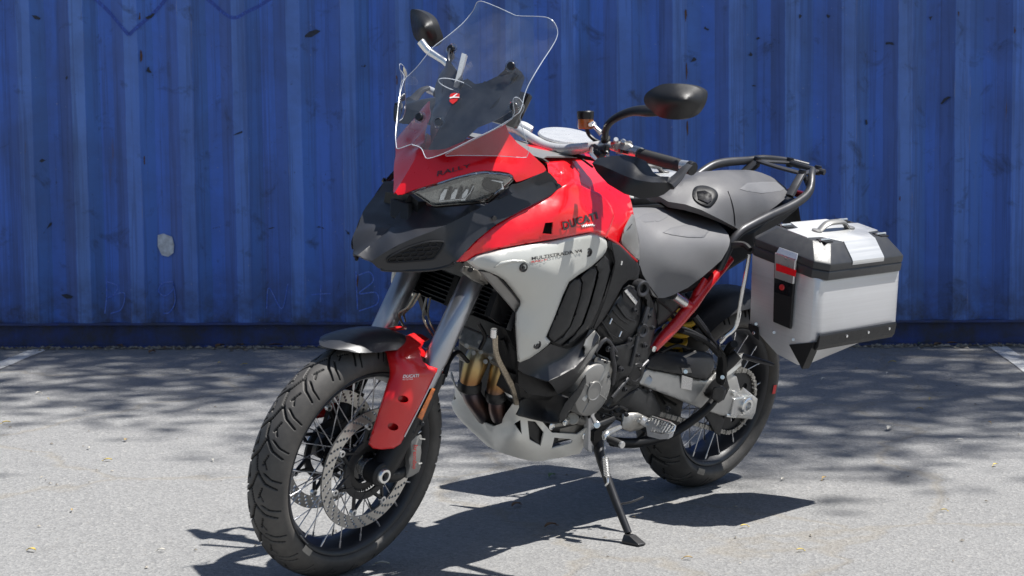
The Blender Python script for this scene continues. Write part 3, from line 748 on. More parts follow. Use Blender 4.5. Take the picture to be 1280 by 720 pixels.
# ---- rear wheel
rrim = lathe([(.062, .234), (.067, .229), (.066, .225), (.058, .217), (.046, .212), (.02, .200), (0, .197), (-.02, .200), (-.046, .212), (-.058, .217), (-.066, .225), (-.067, .229), (-.062, .234), (-.045, .228), (0, .212), (.045, .228)], (0, 0, 0), (0, 1, 0), 110, close=True)
rwheel = mk('rear_wheel', xf(rrim, rw), M['rim'], bike, fixn=True)
rg = [([(.046, -.054), (.012, -.018), (.000, -.012), (.052, .010), (.090, .046), (.108, .090)], .0108), ([(.060, -.036), (.094, -.026)], .007), ([(.064, .044), (.078, .070), (.084, .098)], .009), ([(.024, .034), (.046, .046)], .007)]
tyre('tyre', RR, (1.30, .0870), [(.0842, .250), (.0790, .241), (.067, .2335), (.058, .229)], 16, rg, rw, rwheel, NU=1360)
mk('hub', xf(lathe([(-.075, .018), (-.072, .05), (-.05, .062), (-.04, .04), (.03, .04), (.045, .07), (.06, .07), (.07, .05)], (0, 0, 0), (0, 1, 0), 40), rw), M['black_satin'], rwheel)
spokes(rwheel, rw, 36, .058, .2135, .046, .046, .6, .0019)
mk('tyre_sticker', xf(tube([(.247 * math.sin(a), .0835, .247 * math.cos(a)) for a in np.linspace(-1.62, -1.50, 6)], .010, 6, flat=(.1, 1), up=(0, 1, 0)), rw), M['ink_red'], rwheel)
mk('tyre_label', xf(tube([(.247 * math.sin(a), .0835, .247 * math.cos(a)) for a in np.linspace(2.72, 2.88, 6)], .011, 6, flat=(.1, 1), up=(0, 1, 0)), rw), M['cast_dirty'], rwheel)
# sprocket, chain
SY = .098
hs = [(.062 * math.cos(a), .062 * math.sin(a), .013) for a in np.linspace(.3, .3 + 2 * math.pi, 7)[:-1]]
sv, sf = ring2d(.030, .098, 84, hs, .009)
mk('sprocket', xf(slab(sv, sf, SY - .003, .006), rw), M['charcoal'], rwheel, split=30)
def chain_path():
    C1, r1 = N((0, RR)), .103; C2, r2 = N((.575, .425)), .040
    d = C2 - C1; D = np.linalg.norm(d); base = math.atan2(d[1], d[0]); off = math.acos((r1 - r2) / D)
    pts = [C1 + r1 * N((math.cos(a), math.sin(a))) for a in np.linspace(base + off, base - off + 2 * math.pi, 60)] + [C2 + r2 * N((math.cos(a), math.sin(a))) for a in np.linspace(base - off, base + off, 20)]
    P = N(pts + [pts[0]]); s = np.concatenate([[0], np.cumsum(np.linalg.norm(np.diff(P, axis=0), axis=1))]); n = int(s[-1] / .0159)
    t = np.linspace(0, s[-1], n + 1); return np.column_stack([np.interp(t, s, P[:, 0]), np.interp(t, s, P[:, 1])])
cp = chain_path(); gc = Geo(); pins = Geo()
for i in range(len(cp) - 1):
    a, b = cp[i], cp[i + 1]; d = (b - a) / np.linalg.norm(b - a); nn = N((-d[1], d[0])); w = .0085 if i % 2 else .0105
    pl = []
    for t, h in ((-.30, .004), (-.12, .0074), (.16, .0074), (.5, .0052), (.84, .0074), (1.12, .0074), (1.30, .004)):
        pl.append((t, h))
    for sg in (-1, 1):
        up = [(a + (b - a) * t + nn * h) for t, h in pl]; dn = [(a + (b - a) * t - nn * h) for t, h in reversed(pl)]
        gc.merge(prism([(p[0], SY + sg * w - .001, p[1]) for p in up + dn], (0, .0022, 0)))
    gc.merge(cyl((a[0], SY - .0128, a[1]), (a[0], SY + .0128, a[1]), .0036, 7)); gc.merge(cyl((a[0], SY - .007, a[1]), (a[0], SY + .007, a[1]), .0052, 8))
tag(mk('drive_chain', gc, M['chain'], bike, fixn=True), kind='stuff')
# ------------------------------------------------------------------ front end: forks, guard, mudguard, brake
def fpt(y, z, fwd=0.0):
    """point on a fork leg at height z (bike coordinates, before the small steering turn)"""
    x = 1.362 - (z - .716) * math.tan(RAKE) + fwd; return N((x, y, z))
for s in (1, -1):
    y = s * .105
    t = mk('fork_tube', tube(steer([fpt(y, .545), fpt(y, .56), fpt(y, .60), fpt(y, .615), fpt(y, .83), fpt(y, .835), fpt(y, 1.02)]), [.0268, .0285, .0285, .0310, .0310, .0275, .0275], 28), M['fork'], bike, split=50)
    mk('fork_slider', tube(steer([fpt(y, .36), fpt(y, .56)]), .0225, 20), M['gloss_black'], t)
    # black foot casting with axle clamp and caliper arm
    gc = tube(steer([fpt(y, .47), fpt(y, .40), fpt(y, .345, .008), (1.572, y, .325)]), [.030, .033, .034, .030], 14, 4)
    gc.merge(cyl(fw([(0, s * .085, 0)])[0], fw([(0, s * .130, 0)])[0], .032, 28, ch=.004))
    gc.merge(tube(steer([(1.55, y, .318), (1.50, y, .305), (1.455, s * .100, .312)]), [.024, .019, .017], 12, 4))
    gc.merge(tube(steer([fpt(y, .43), (1.475, s * .100, .43), (1.447, s * .098, .415)]), [.022, .018, .015], 12, 4))
    gc.merge(prism(steer([(1.54, s * .088, .40), (1.47, s * .088, .43), (1.45, s * .088, .32), (1.52, s * .088, .315)]), (0, s * .02, 0)))
    mk('fork_foot', gc, M['black'], t, fixn=True)
    mk('axle_end', lathe([(.126, .011), (.126, .0195), (.137, .0205), (.1405, .0185), (.1405, .0125), (.120, .0110), (.118, .001)], CF, (ST @ N((0, 1, 0))) * s, 28), M['bright'], t)
# calipers
cal_out = [(513, 548), (518, 545.5), (527, 544), (528, 549), (526.5, 556), (527, 566), (525.5, 576), (526, 584), (524, 590), (516, 595), (508.5, 598), (509.5, 591), (512, 583), (511.5, 574), (514, 566), (513, 556)]
def caliper(s):
    P = qp(cal_out, .122); n = Geo()
    rings = []
    for yy, sc in ((.124, .86), (.121, 1.0), (.092, 1.0), (.070, .98), (.036, .98), (.032, .9)):
        c = P.mean(0); q = c + (P - c) * sc; q = q + N((0, yy - .122, 0)); rings.append(q)
    g = loft(rings); return g if s > 0 else g.mirror()
for s in (1, -1):
    c = mk('brake_caliper', caliper(s), M['cover'] if s > 0 else M['engine'], bike, fixn=True)
    pads = Geo(); pads.merge(tube(qp([(524, 548, .124), (531, 549, .124)]), .0022, 6)); pads.merge(tube(qp([(523, 580, .126), (527, 579, .126)]), .0022, 6))
    mk('caliper_pin', pads if s > 0 else pads.mirror(), M['bright'], c)
    if s > 0:
        mk('lettering', letters('brembo', [(517.2, 556), (515.6, 586), (520.6, 586.5), (522.4, 556.5)], .1255, bold=.012), M['ink_red'], c, smooth=False)
# red fork guard
gy = [(479, 437, .044), (498, 424, .036), (517, 416, .030), (537, 424, .055), (484, 446, .074), (487, 465, .100), (503, 446, .118), (520, 452, .128), (531, 453, .118), (546, 461, .140), (515, 470, .152), (540, 480, .145), (520, 505, .160), (505, 547, .150), (492, 561, .148), (477, 562, .143), (461, 556, .122), (470, 525, .120), (480, 492, .118), (492, 500, .146), (480, 540, .143)]
gout = [(479, 437), (484, 433), (497, 425), (509, 419), (517, 416), (528, 418), (537, 424), (530, 428), (526, 436), (526, 445), (529, 452), (537, 457), (547, 460.5), (546, 465), (539, 480), (522, 514), (505, 547), (501, 555), (492, 560.5), (477, 562), (466, 560.5), (460.5, 555), (464, 542), (474, 511), (483, 482), (487, 470), (487, 461), (483, 442)]
gh = [ell(504, 499, 7, 4.6, 16, .25), ell(491.3, 533.5, 7, 4.6, 16, .25)]
gg = panel(gout, gy, step=5, edge=(2.5, .006), holes=gh)
guard = mk('fork_guard', gg, M['red_satin'], bike, solid=.003)
gm = gg.mirror(); gm.v = [(x, y * .84, z) for x, y, z in gm.v]; mk('fork_guard', gm, M['red_satin'], bike, solid=-.003)
mk('guard_recess', panel([(494, 490), (515, 492), (503, 545), (480, 543)], gy, step=6, off=-.016), M['red_satin'], guard, solid=.001)
mk('guard_edge', tube(qp([(545.5, 466, .1435), (539, 480, .1465), (522, 514, .160), (505.5, 546, .1515)]), .0016, 6, 4), M['ink_white'], guard)
mk('lettering', letters('DUCATI', [(503.5, 472.5), (523, 471.5), (524, 467.5), (504.5, 468.5)], gy, bold=.03, off=.002), M['ink_white'], guard, smooth=False)
mk('lettering', letters('MULTISTRADA', [(503.3, 475.2), (516, 474.6), (516.3, 472.8), (503.6, 473.4)], gy, off=.002), M['ink_white'], guard, smooth=False)
mk('guard_backing', panel([(547, 464), (556, 468), (552, 482), (540, 510), (524, 540), (515, 552), (504, 550), (506, 546), (522, 514), (539, 480)], .128, step=6, edge=(2.5, .006)), M['black'], guard, solid=.02)
mk('reflector', panel([(540, 484.5), (544.3, 486.5), (527.5, 525.5), (521.5, 522.5)], .134, step=4, edge=(1.2, .003)), M['amber'], guard, solid=.004)
for x, y in ((515, 539), (528, 530)): mk('guard_bolt', cyl(Q(x, y, .126), Q(x, y, .134), .006, 10), M['engine'], guard)
# mudguard over the tyre
rings = []
for a in np.radians(np.linspace(24.5, -50, 34)):
    k = (math.degrees(a) + 50) / 74.5; tip = max(0, (k - .72) / .28); hw = .070 + .010 * min(1, k * 1.4) - .030 * tip ** 3; ring = []
    for t in np.linspace(-1, 1, 21):
        yy = hw * t; rr = .356 - .034 * abs(t) ** 2.6 * (1 - .62 * tip) + .002 * tip ** 2
        ring.append((rr * math.sin(a - .09 * tip ** 2 * t * t), yy, rr * math.cos(a - .09 * tip ** 2 * t * t)))
    rings.append(fw(ring))
mud = mk('mudguard', loft(rings, closed=False), M['beak'], bike, solid=.002, fixn=True)
# red saddle joining the guards behind the black front part
rings = []
for a in np.radians(np.linspace(-19, -46, 14)):
    ring = []
    for t in np.linspace(.35, 1, 9):
        rr = .3565 - .034 * abs(t) ** 2.4; k_ = math.radians(-4) * (1 - abs(t)) ; ring.append((rr * math.sin(a + k_), .082 * t, rr * math.cos(a + k_)))
    rings.append(fw(ring))
mk('guard_bridge', loft(rings, closed=False), M['red_satin'], mud, solid=.003, fixn=True)
# triple clamp, brake lines
tc = Geo()
for z, hh in ((.845, .035), (1.005, .03)):
    for s in (1, -1): tc.merge(tube(steer([fpt(s * .105, z - hh / 2), fpt(s * .105, z + hh / 2)]), .041, 24))
    tc.merge(prism(steer([fpt(-.13, z - hh / 2, .03), fpt(.13, z - hh / 2, .03), fpt(.10, z - hh / 2, -.07), fpt(-.10, z - hh / 2, -.07)]), (AX * hh)))
mk('triple_clamp', tc, M['cast'], bike, fixn=True)
br = mk('clamp_bracket', panel([(576, 340), (579, 332), (588, 334), (597, 337.5), (608, 351), (605, 357), (590, 350)], .142, step=5, edge=(1.5, .004)), M['cast'], bike, solid=.01)
mk('bracket_bolt', cyl(Q(588, 337, .141), Q(588, 337, .148), .0075, 10), M['engine'], br)
for s in (1, -1):
    g = tube(qp([(533, 372, .02), (529, 392, .03), (532, 405, .05), (542, 420, .06), (553, 430, .07)]), .0032, 7, 6); g2 = tube(qp([(538, 372, .02), (535, 390, .03), (538, 404, .05), (546, 418, .06)]), .0028, 7, 6)
    g.merge(g2)
    mk('brake_line', g if s > 0 else g.mirror(), M['braid'], bike)
mk('brake_hose', tube(qp([(556, 470, .10), (562, 445, .07), (566, 420, .05), (568, 395, .04), (575, 375, .05)]), .007, 8, 6), M['cable'], bike)
mk('brake_hose', tube(qp([(552, 480, .105), (560, 455, .085), (572, 440, .06), (585, 452, .05)]), .006, 8, 6), M['cable'], bike)
# ------------------------------------------------------------------ bodywork
def sym(g): return g.both()
# ---- red nose cowl
cowl_c = [(494, 242, .0), (502, 227, .0), (510, 214, .0), (518, 200, .0), (526, 187, .0), (540, 187, .022), (515, 238, .034), (550, 226, .085), (570, 220, .112), (592, 214, .144), (607, 213, .167), (625, 214, .190), (642, 220, .213), (646, 227, .218), (664, 220, .228), (682, 212, .236), (662, 190, .208), (647, 179, .182), (632, 156, .142), (611, 164, .108), (591, 173, .085), (575, 178, .064), (557, 186, .040), (560, 205, .078), (590, 195, .117), (620, 190, .160), (640, 200, .194)]
cowl_o = [(494, 240), (497, 243.5), (503, 243), (515, 237.8), (533, 232), (550, 226.5), (570, 220.2), (592, 214.2), (607, 212.8), (625, 214), (636, 216), (641, 219), (643, 224), (645.5, 227.5), (652, 226), (666, 220.5), (680, 215), (683, 212), (680, 207), (662, 190), (647, 179), (636, 166), (631.5, 155), (622, 160), (611, 164), (591, 173), (575, 178.5), (557, 186), (546, 187.3), (536, 187.3), (526, 187), (518, 200), (510, 214), (502, 227)]
cg = panel(cowl_o, cowl_c, step=6, lim=0.0, cen=[(494, 240), (502, 227), (510, 214), (518, 200), (526, 187)])
cowl = mk('nose_cowl', sym(cg), M['red'], bike, solid=.0035, weld=.0012)
mk('lettering', letters('RALLY', [(546, 220.5), (588.5, 208.5), (588, 204.5), (547, 214)], cowl_c, bold=.01, off=.002), M['ink_grey'], cowl, smooth=False)
# ---- headlights
hl_c = [(514, 240, .032), (545, 257, .078), (530, 232, .054), (570, 220, .107), (607, 215, .162), (641, 222, .206), (612, 250, .162), (580, 254, .122), (580, 238, .120)]
hl_o = [(514, 240), (522, 236.3), (550, 227.5), (570, 221), (592, 216), (606, 214.5), (625, 216), (638, 218.5), (641.5, 221), (641.5, 226), (632, 235), (620, 244), (610.5, 252), (592, 254), (570, 255.6), (545, 257.7), (540, 257), (525, 247)]
for s in (1, -1):
    mm = (lambda g: g) if s > 0 else (lambda g: g.mirror()); so = 1 if s > 0 else -1
    h = mk('headlight', mm(panel(hl_o, hl_c, step=6, off=-.014)), M['lampbowl'], bike, solid=.004 * so)
    mk('lens', mm(panel(hl_o, hl_c, step=6, edge=(3, .008))), M['lens'], h, solid=.0015 * so)
    # reflector strips, frame line and projector
    for x in (549, 562.5, 576):
        mk('light_guide', mm(panel([(x, 251), (x + 5.5, 250.3), (x + 10, 237), (x + 7, 236.5), (x + 2, 243)], hl_c, step=4, off=-.007)), M['mirror_lamp'], h, solid=.003 * so)
    for x in (556.5, 570, 583): mk('light_divider', mm(panel([(x, 249.5), (x + 4.5, 249), (x + 9.5, 234.5), (x + 6, 234.5)], hl_c, step=4, off=-.008)), M['engine'], h, solid=.003 * so)
    mk('trim_line', mm(tube(np.concatenate([Q(N(a)[:, 0], N(a)[:, 1], field(hl_c)(a) - .006) for a in [[(549, 252), (565, 250.3), (581, 248), (587, 242), (592, 232)]]]), .0016, 6)), M['mirror_lamp'], h)
    pj = panel([(602, 232), (606, 224), (613, 223), (622, 226), (627, 232), (624, 239), (617, 243), (607, 238)], hl_c, step=4, off=-.006)
    mk('projector', mm(pj), M['engine'], h, solid=.004 * so)
    mk('projector_trim', mm(tube(np.concatenate([Q(N(a)[:, 0], N(a)[:, 1], field(hl_c)(a) - .004) for a in [[(614, 225), (628, 227.5), (628, 234), (618, 241.5), (608, 237), (603, 234.5)]]]), [.0015, .005, .006, .0055, .004, .0015], 6)), M['mirror_lamp'], h)
    pl = Q(612, 233, .130); mk('projector_lens', mm(lathe([(0, .012), (.004, .0115), (.007, .007), (.008, .0005)], pl, (1, .35, .1), 18)), M['cast'], h)
    mk('side_reflector', mm(panel(ell(605, 247, 6.5, 4.2, 12, .3), hl_c, step=3, off=-.008)), M['mirror_lamp'], h, solid=.003 * so)
    mk('brow', mm(panel([(517, 240.5), (552, 229.5), (572, 223), (594, 218.5), (608, 217.5), (628, 219), (637, 221), (634, 224), (607, 221), (590, 222.5), (553, 235), (528, 242)], hl_c, step=5, off=-.006)), M['cover'], h, solid=.002 * so)
# ---- black beak: upper and lower faces meeting in a crease
crease = [(447, 319, .0), (456, 322.5, .018), (465, 326, .036), (482, 315, .062), (500, 305, .080), (520, 296.5, .103), (540, 289, .124), (567, 277, .146), (590, 265, .164), (620, 249, .182), (642, 240, .195), (668, 230, .212), (690, 226, .225)]
up_c = crease + [(490, 283, .0), (500, 268, .0), (470, 301, .0), (488, 291, .026), (473, 306, .020), (505, 281, .034), (520, 272, .040), (540, 259, .052), (575, 258, .088), (610, 254, .138), (642, 229, .190), (682, 214, .222), (520, 285, .078), (560, 272, .112)]
up_o = [p[:2] for p in crease] + [(698, 232), (696, 226), (688, 217), (682, 214), (666, 222), (652, 228), (645, 230), (641, 230), (630, 239), (612, 253), (592, 256), (570, 258), (545, 260), (535, 257), (522, 250), (512, 243), (505, 255), (498, 268), (490, 283), (470, 301)]
lo_c = crease + [(449, 321, .012), (472, 335, .042), (480, 337.5, .054), (510, 338.5, .095), (540, 337, .134), (560, 332.5, .164), (570, 327, .184), (595, 300, .196), (620, 280, .208), (655, 260, .222), (702, 234, .236), (520, 315, .106), (560, 300, .150)]
lo_o = [p[:2] for p in crease] + [(700, 230), (703, 233.5), (686, 245), (655, 260.5), (620, 280.5), (595, 300.5), (570, 327), (560, 332.5), (540, 337), (510, 338.5), (480, 337.8), (472, 335), (465, 328.5), (456, 324)]
beak_g = panel(up_o, up_c, step=6, lim=0.0, cen=[(447, 319), (470, 301), (490, 283), (498, 268), (505, 255), (512, 243)]).merge(panel(lo_o, lo_c, step=6, lim=0.0))
beak = mk('beak', sym(beak_g), M['beak'], bike, solid=.0035, weld=.0015, split=24)
# underside lip of the beak
lip = tube(qp([(476, 336, .046), (482, 337.5, .054), (510, 338.3, .093), (540, 336.8, .132), (560, 332.3, .162), (569, 327.5, .182)]), .0045, 8, 4)
for g_ in (lip, lip.mirror()): mk('beak_lip', g_, M['black_satin'], beak)
gr_o = [(484, 324), (490, 319.5), (507, 311), (522, 305.5), (537, 302), (552, 301.8), (555, 304), (551, 312), (545, 320), (540, 324), (515, 326.5), (487, 327.8)]
for s in (1, -1):
    gl = mk('air_grille', (lambda g: g if s > 0 else g.mirror())(panel(gr_o, lo_c, step=5, off=.0015)), M['cable'], beak, solid=.001 * s)
    fr = crom(gr_o, 3, True); fr = np.vstack([fr, fr[:1]]); P = Q(fr[:, 0], fr[:, 1], field(lo_c)(fr) + .002)
    mk('grille_frame', (lambda g: g if s > 0 else g.mirror())(tube(P, .0028, 6)), M['black'], gl)
    hexg = Geo()
    for r_ in range(5):
        for c_ in range(8):
            cx = 482 + c_ * 9.5 + (4.7 if r_ % 2 else 0) + r_ * 2.5; cy = 325 - r_ * 5.6 - c_ * .5
            e = ell(cx, cy, 5.4, 2.9, 6, -.12); e = np.vstack([e, e[:1]])
            if inside(e, gr_o).sum() >= 6: hexg.merge(tube(Q(e[:, 0], e[:, 1], field(lo_c)(e) + .0035), .0011, 5))
    mk('grille_mesh', hexg if s > 0 else hexg.mirror(), M['black_satin'], gl)
    bo = Q(618, 273, .207); bd = N((.3, s, .1)); bo = bo * (1, s, 1); mk('beak_bolt', cyl(bo - unit(bd) * .004, bo + unit(bd) * .0015, .007, 10), M['gloss_black'], beak)
# radar window between the headlights
rad = [(487.5, 248), (509.5, 254), (509, 279), (487, 270)]
rg_ = QX(N(rad)[:, 0], N(rad)[:, 1], N([1.504, 1.494, 1.508, 1.518])); mk('radar_cover', prism(rg_, (-.02, 0, 0)), M['charcoal'], beak, bevel=.003, smooth=False)
rs = [(482, 240), (512, 243), (523, 252), (520, 272), (510, 284), (486, 284), (478, 262)]
mk('nose_backing', prism(QX(N(rs)[:, 0], N(rs)[:, 1], N([1.475] * 7)), (-.03, 0, 0)), M['black'], beak, smooth=False)
# ---- windscreen
ws_c = [(645, 19, .0), (612, 60, .0), (580, 100, .0), (547, 141, .0), (515, 181, .0), (664, 21, .055), (686, 22.5, .124), (697, 40, .153), (689, 60, .163), (667, 94, .183), (653, 129, .200), (646, 143, .207), (630, 154, .190), (612, 164, .167), (591, 174, .139), (560, 189, .096), (534, 197, .054), (527, 186, .022), (640, 60, .060), (620, 110, .112), (600, 150, .128)]
ws_o = [(645, 19.5), (655, 20.2), (670, 20.5), (682, 21.5), (689, 24.5), (694, 30), (697, 39), (695.5, 48), (689, 60), (677.5, 77.5), (667.5, 94), (660, 107.5), (655, 121), (653, 131), (650, 139), (646, 143), (630, 154), (612.5, 164), (591, 174), (560, 189.5), (545, 195.5), (534, 198), (530.5, 194), (527, 186), (521, 182.5), (515, 181), (547, 141), (580, 100), (612, 60)]
wsl = [p for p in ws_o[:26]]
wg = panel(ws_o, ws_c, step=7, lim=0.0, cen=[(645, 19), (612, 60), (580, 100), (547, 141), (515, 181)])
screen = mk('windscreen', sym(wg), M['screen'], bike, weld=.0015)
P = N(wsl); E3 = Q(P[:, 0], P[:, 1], np.maximum(field(ws_c)(P), 0)); eg = tube(crom(E3, 3), .0010, 7); mk('screen_edge', eg.both(), M['screen_edge'], screen)
# side deflectors
sd_c = [(557, 192, .092), (600, 170, .146), (640, 148, .204), (646, 122, .212), (655, 135, .214), (661, 187, .228), (655, 197, .226), (610, 195, .168)]
sd_o = [(557, 193), (600, 171), (640, 148.5), (641, 126), (645, 121.5), (651, 125), (655, 135), (650, 148), (656, 170), (661, 187), (659, 194.5), (654, 197), (620, 194.8), (575, 194.2)]
for s in (1, -1):
    dfl = mk('side_deflector', (lambda g: g if s > 0 else g.mirror())(panel(sd_o, sd_c, step=7)), M['screen'], bike)
    P = crom(sd_o, 3, True); P = np.vstack([P, P[:1]]); e = tube(Q(P[:, 0], P[:, 1], field(sd_c)(P)), .0008, 6); mk('deflector_edge', e if s > 0 else e.mirror(), M['screen_edge'], dfl)
# screen support behind the screen
su_c = [(535, 187, .0), (552, 155, .0), (568, 125, .0), (584, 98, .0), (560, 187, .032), (577, 178, .058), (597, 160, .085), (620, 151, .112), (640, 138, .142), (650, 115, .142), (656, 96, .130), (646, 84, .120), (634, 80, .106), (625, 92, .094), (605, 104, .045), (600, 130, .060)]
su_o = [(545, 188), (560, 187), (577, 178), (597, 159), (620, 150), (640, 138), (650, 116), (656, 97), (652, 90), (645, 84), (634, 80), (630, 88), (622, 95), (606, 103), (594, 105), (584, 98), (568, 125), (552, 155), (535, 187)]
sup = mk('screen_support', sym(panel(su_o, su_c, step=6, lim=0.0, cen=[(584, 98), (568, 125), (552, 155), (535, 187)])), M['support'], bike, solid=.004, weld=.002)
rib = tube(qp([(600, 150, .070), (625, 125, .100), (646, 92, .122)]), [.006, .008, .007], 8, 4)
for g_ in (rib, rib.mirror()): mk('support_rib', g_, M['black_satin'], sup)
mk('adjuster_arm', tube(qp([(571, 110, -.02), (575, 92, -.025), (581, 68, -.035)]), [.013, .011, .012], 4, flat=(1, .45)), M['white_alloy'], sup)
mk('dash_display', box(Q(590, 103, .02) + N((-.12, 0, -.06)), (.02, .17, .10), [[.9, 0, -.43], [0, 1, 0], [.43, 0, .9]]), M['gloss_black'], sup, smooth=False, bevel=.006)
shield = [(562, 121), (563, 117.5), (568, 116), (574, 117), (574, 121), (571, 126), (566, 130), (562, 127)]
em = mk('shield_emblem', panel(shield, ws_c, step=2.5, off=.0025), M['ink_red'], screen, solid=.0015)
mk('emblem_line', panel([(562, 121.5), (566, 120.5), (574, 121), (574, 122), (566, 122), (562, 123)], ws_c, step=2.5, off=.004), M['ink_white'], em, solid=.0008)
mk('emblem_line', panel([(566, 120), (571, 116.8), (572, 117.2), (567.5, 120.6)], ws_c, step=2.5, off=.004), M['ink_white'], em, solid=.0008)
sl = ell(570, 107, 23, 6.5, 24, .30); sl = np.vstack([sl, sl[:1]]); mk('screen_slot_edge', tube(Q(sl[:, 0], sl[:, 1], np.full(len(sl), .0) + (sl[:, 0] - 575) * .0012), .0012, 6), M['screen_edge'], screen)
for (x, y, yy) in ((639.5, 83, .128), (643, 134, .193), (549, 153, .012), (565, 62, -.115), (525.5, 147, -.035)):
    c = Q(x, y, yy); d = unit(CB - c) * .3 + unit(N((1, .25 * np.sign(yy), .45))) * .7
    b_ = mk('screen_bolt', cyl(c, c + unit(d) * .010, .0105, 14), M['black_satin'], screen); mk('bolt_washer', cyl(c - unit(d) * .001, c + unit(d) * .003, .0165, 18), M['lens'], b_)
# ---- red side fairing over the tank flanks
sf_c = [(569, 327, .184), (595, 300, .191), (620, 280, .201), (655, 260, .216), (686, 245, .231), (703, 233, .240), (718, 227, .240), (583, 325, .186), (617, 312, .222), (650, 306, .250), (690, 301, .276), (737, 291, .268), (757, 296, .246), (735, 236, .222), (757, 247, .205), (768, 268, .205), (700, 262, .268), (650, 285, .238), (720, 262, .264), (742, 275, .250), (690, 280, .272), (725, 285, .268), (610, 303, .206)]
sf_o = [(569, 327.5), (580, 315), (595, 300), (608, 289), (620, 280), (637, 270), (655, 260), (670, 252.5), (686, 244.5), (696, 237), (703, 232.5), (710, 229), (718, 227.3), (735, 236), (747, 240.5), (757, 247), (764, 258), (768, 270), (763, 285), (757, 297), (747, 291.5), (737, 290.5), (715, 294.5), (690, 299.5), (660, 304.5), (640, 308), (617, 312.5), (595, 319), (583, 326.5)]
vent = [(681.5, 278.5), (691.5, 277.8), (690.5, 293), (678, 292)]
sfg = panel(sf_o, sf_c, step=6, edge=(2.5, .006), holes=[vent])
for s in (1, -1):
    mm = (lambda g: g) if s > 0 else (lambda g: g.mirror())
    sf = mk('side_fairing', mm(sfg), M['red'], bike, solid=.004 * s)
    mk('vent_recess', mm(panel([(676, 274), (695, 274), (695, 297), (674, 297)], .235, step=6)), M['cable'], sf, solid=.002 * s)
    if s > 0:
        mk('lettering', letters('DUCATI', [(704.5, 288.5), (748, 273.5), (746, 264.5), (702.5, 277.5)], sf_c, bold=.035, off=.003), M['ink_grey'], sf, smooth=False)
        zz_ = N([(727, 281.6), (728.5, 283.8), (730, 281), (731.2, 283.6), (733, 280.6), (733.5, 282.8), (736, 281), (736.2, 282.6), (738.5, 280.6), (739, 282.4), (740.8, 280.4), (741.5, 282.4), (743.5, 281.2)])
        mk('script_decal', tube(Q(zz_[:, 0], zz_[:, 1], field(sf_c)(zz_) + .002), .0017, 5, 2), M['ink_white'], sf)
# ---- silver white side panel
wp_c = [(583, 326, .186), (600, 336, .206), (617, 313, .222), (640, 309, .246), (690, 301, .272), (737, 292, .264), (757, 299, .245), (756, 318, .250), (722, 344, .274), (690, 340, .292), (650, 335, .272), (620, 330, .242), (630, 351, .238), (648, 380, .236), (660, 365, .264), (700, 360, .280), (680, 395, .268), (683, 422, .256), (660, 420, .256), (646, 425, .236), (648, 452, .232), (674, 440, .248)]
wp_o = [(583, 326.5), (588, 322.5), (595, 319), (606, 316), (617.5, 313), (647.5, 307.5), (685, 301.5), (715, 295.2), (737.5, 291.5), (746, 293), (754, 296.5), (758.5, 302), (759, 309), (757, 315), (752.5, 321), (740, 332.5), (722.5, 344), (711, 352.5), (707.5, 360), (703, 370), (694, 394), (682.5, 421), (688, 427), (685, 431), (674, 440), (662, 448), (650, 453), (647, 451), (645.5, 430), (644, 405), (644.5, 391), (649, 382), (649, 375), (640, 362), (630, 350), (622, 345), (612, 341), (597.5, 337.5), (590, 332.5)]
for s in (1, -1):
    mm = (lambda g: g) if s > 0 else (lambda g: g.mirror())
    wp = mk('side_panel', mm(panel(wp_o, wp_c, step=6, edge=(4.5, .010))), M['silver_panel'], bike, solid=.004 * s)
    for x, y in ((654.5, 334.5), (735.5, 315.5), (671.5, 451.0 - 20)):
        c = Q(x, y, field(wp_c)([(x, y)])[0]); c2 = c * (1, s, 1); dd = N((.2, s, .05))
        f_ = mk('panel_bolt', lathe([(0, .0125), (.003, .012), (.0035, .009), (.001, .008), (.001, .004), (.0035, .0035), (.0035, .0003)], c2 - unit(dd) * .001, dd, 18), M['gloss_black'], wp)
    if s > 0:
        mk('lettering', letters('MULTISTRADA V4', [(664.5, 325.5), (728, 315.5), (727.5, 311.3), (664.5, 321.2)], wp_c, bold=.02, off=.0028), M['ink_black'], wp, smooth=False)
        mk('lettering', letters('RALLY', [(664.2, 328.6), (684.5, 325.2), (685, 323.2), (664.5, 326.3)], wp_c, bold=.02, off=.0028), M['ink_red'], wp, smooth=False)
    # grey vane along the front edge
    va = [(598, 338), (612, 340.5), (622, 346), (632, 357), (645, 372), (650, 378.5), (649, 384), (644, 391), (639, 385), (620, 363), (606, 347)]
    vn = mk('edge_vane', mm(panel(va, [(598, 338, .200), (622, 346, .222), (650, 378, .228), (644, 391, .215), (620, 363, .205)], step=5, edge=(2, .004))), M['cover'], wp, solid=.006 * s)
    mk('vane_trim', mm(tube(qp([(598, 338, .203), (612, 340, .218), (622, 345, .226), (632, 356, .232), (645, 371, .234), (650, 378, .233), (649, 384.5, .228), (644, 391, .220)]), .0022, 6, 3)), M['black'], vn)
# raised step on the panel below the top edge
mk('panel_step', panel([(617, 335), (626, 327), (640, 324.5), (655, 325), (662, 330), (655, 327.5), (640, 328), (628, 332)], wp_c, step=4, off=.0035, edge=(2, .003)), M['silver_panel'], wp if False else bpy.data.objects['side_panel'], solid=.003)
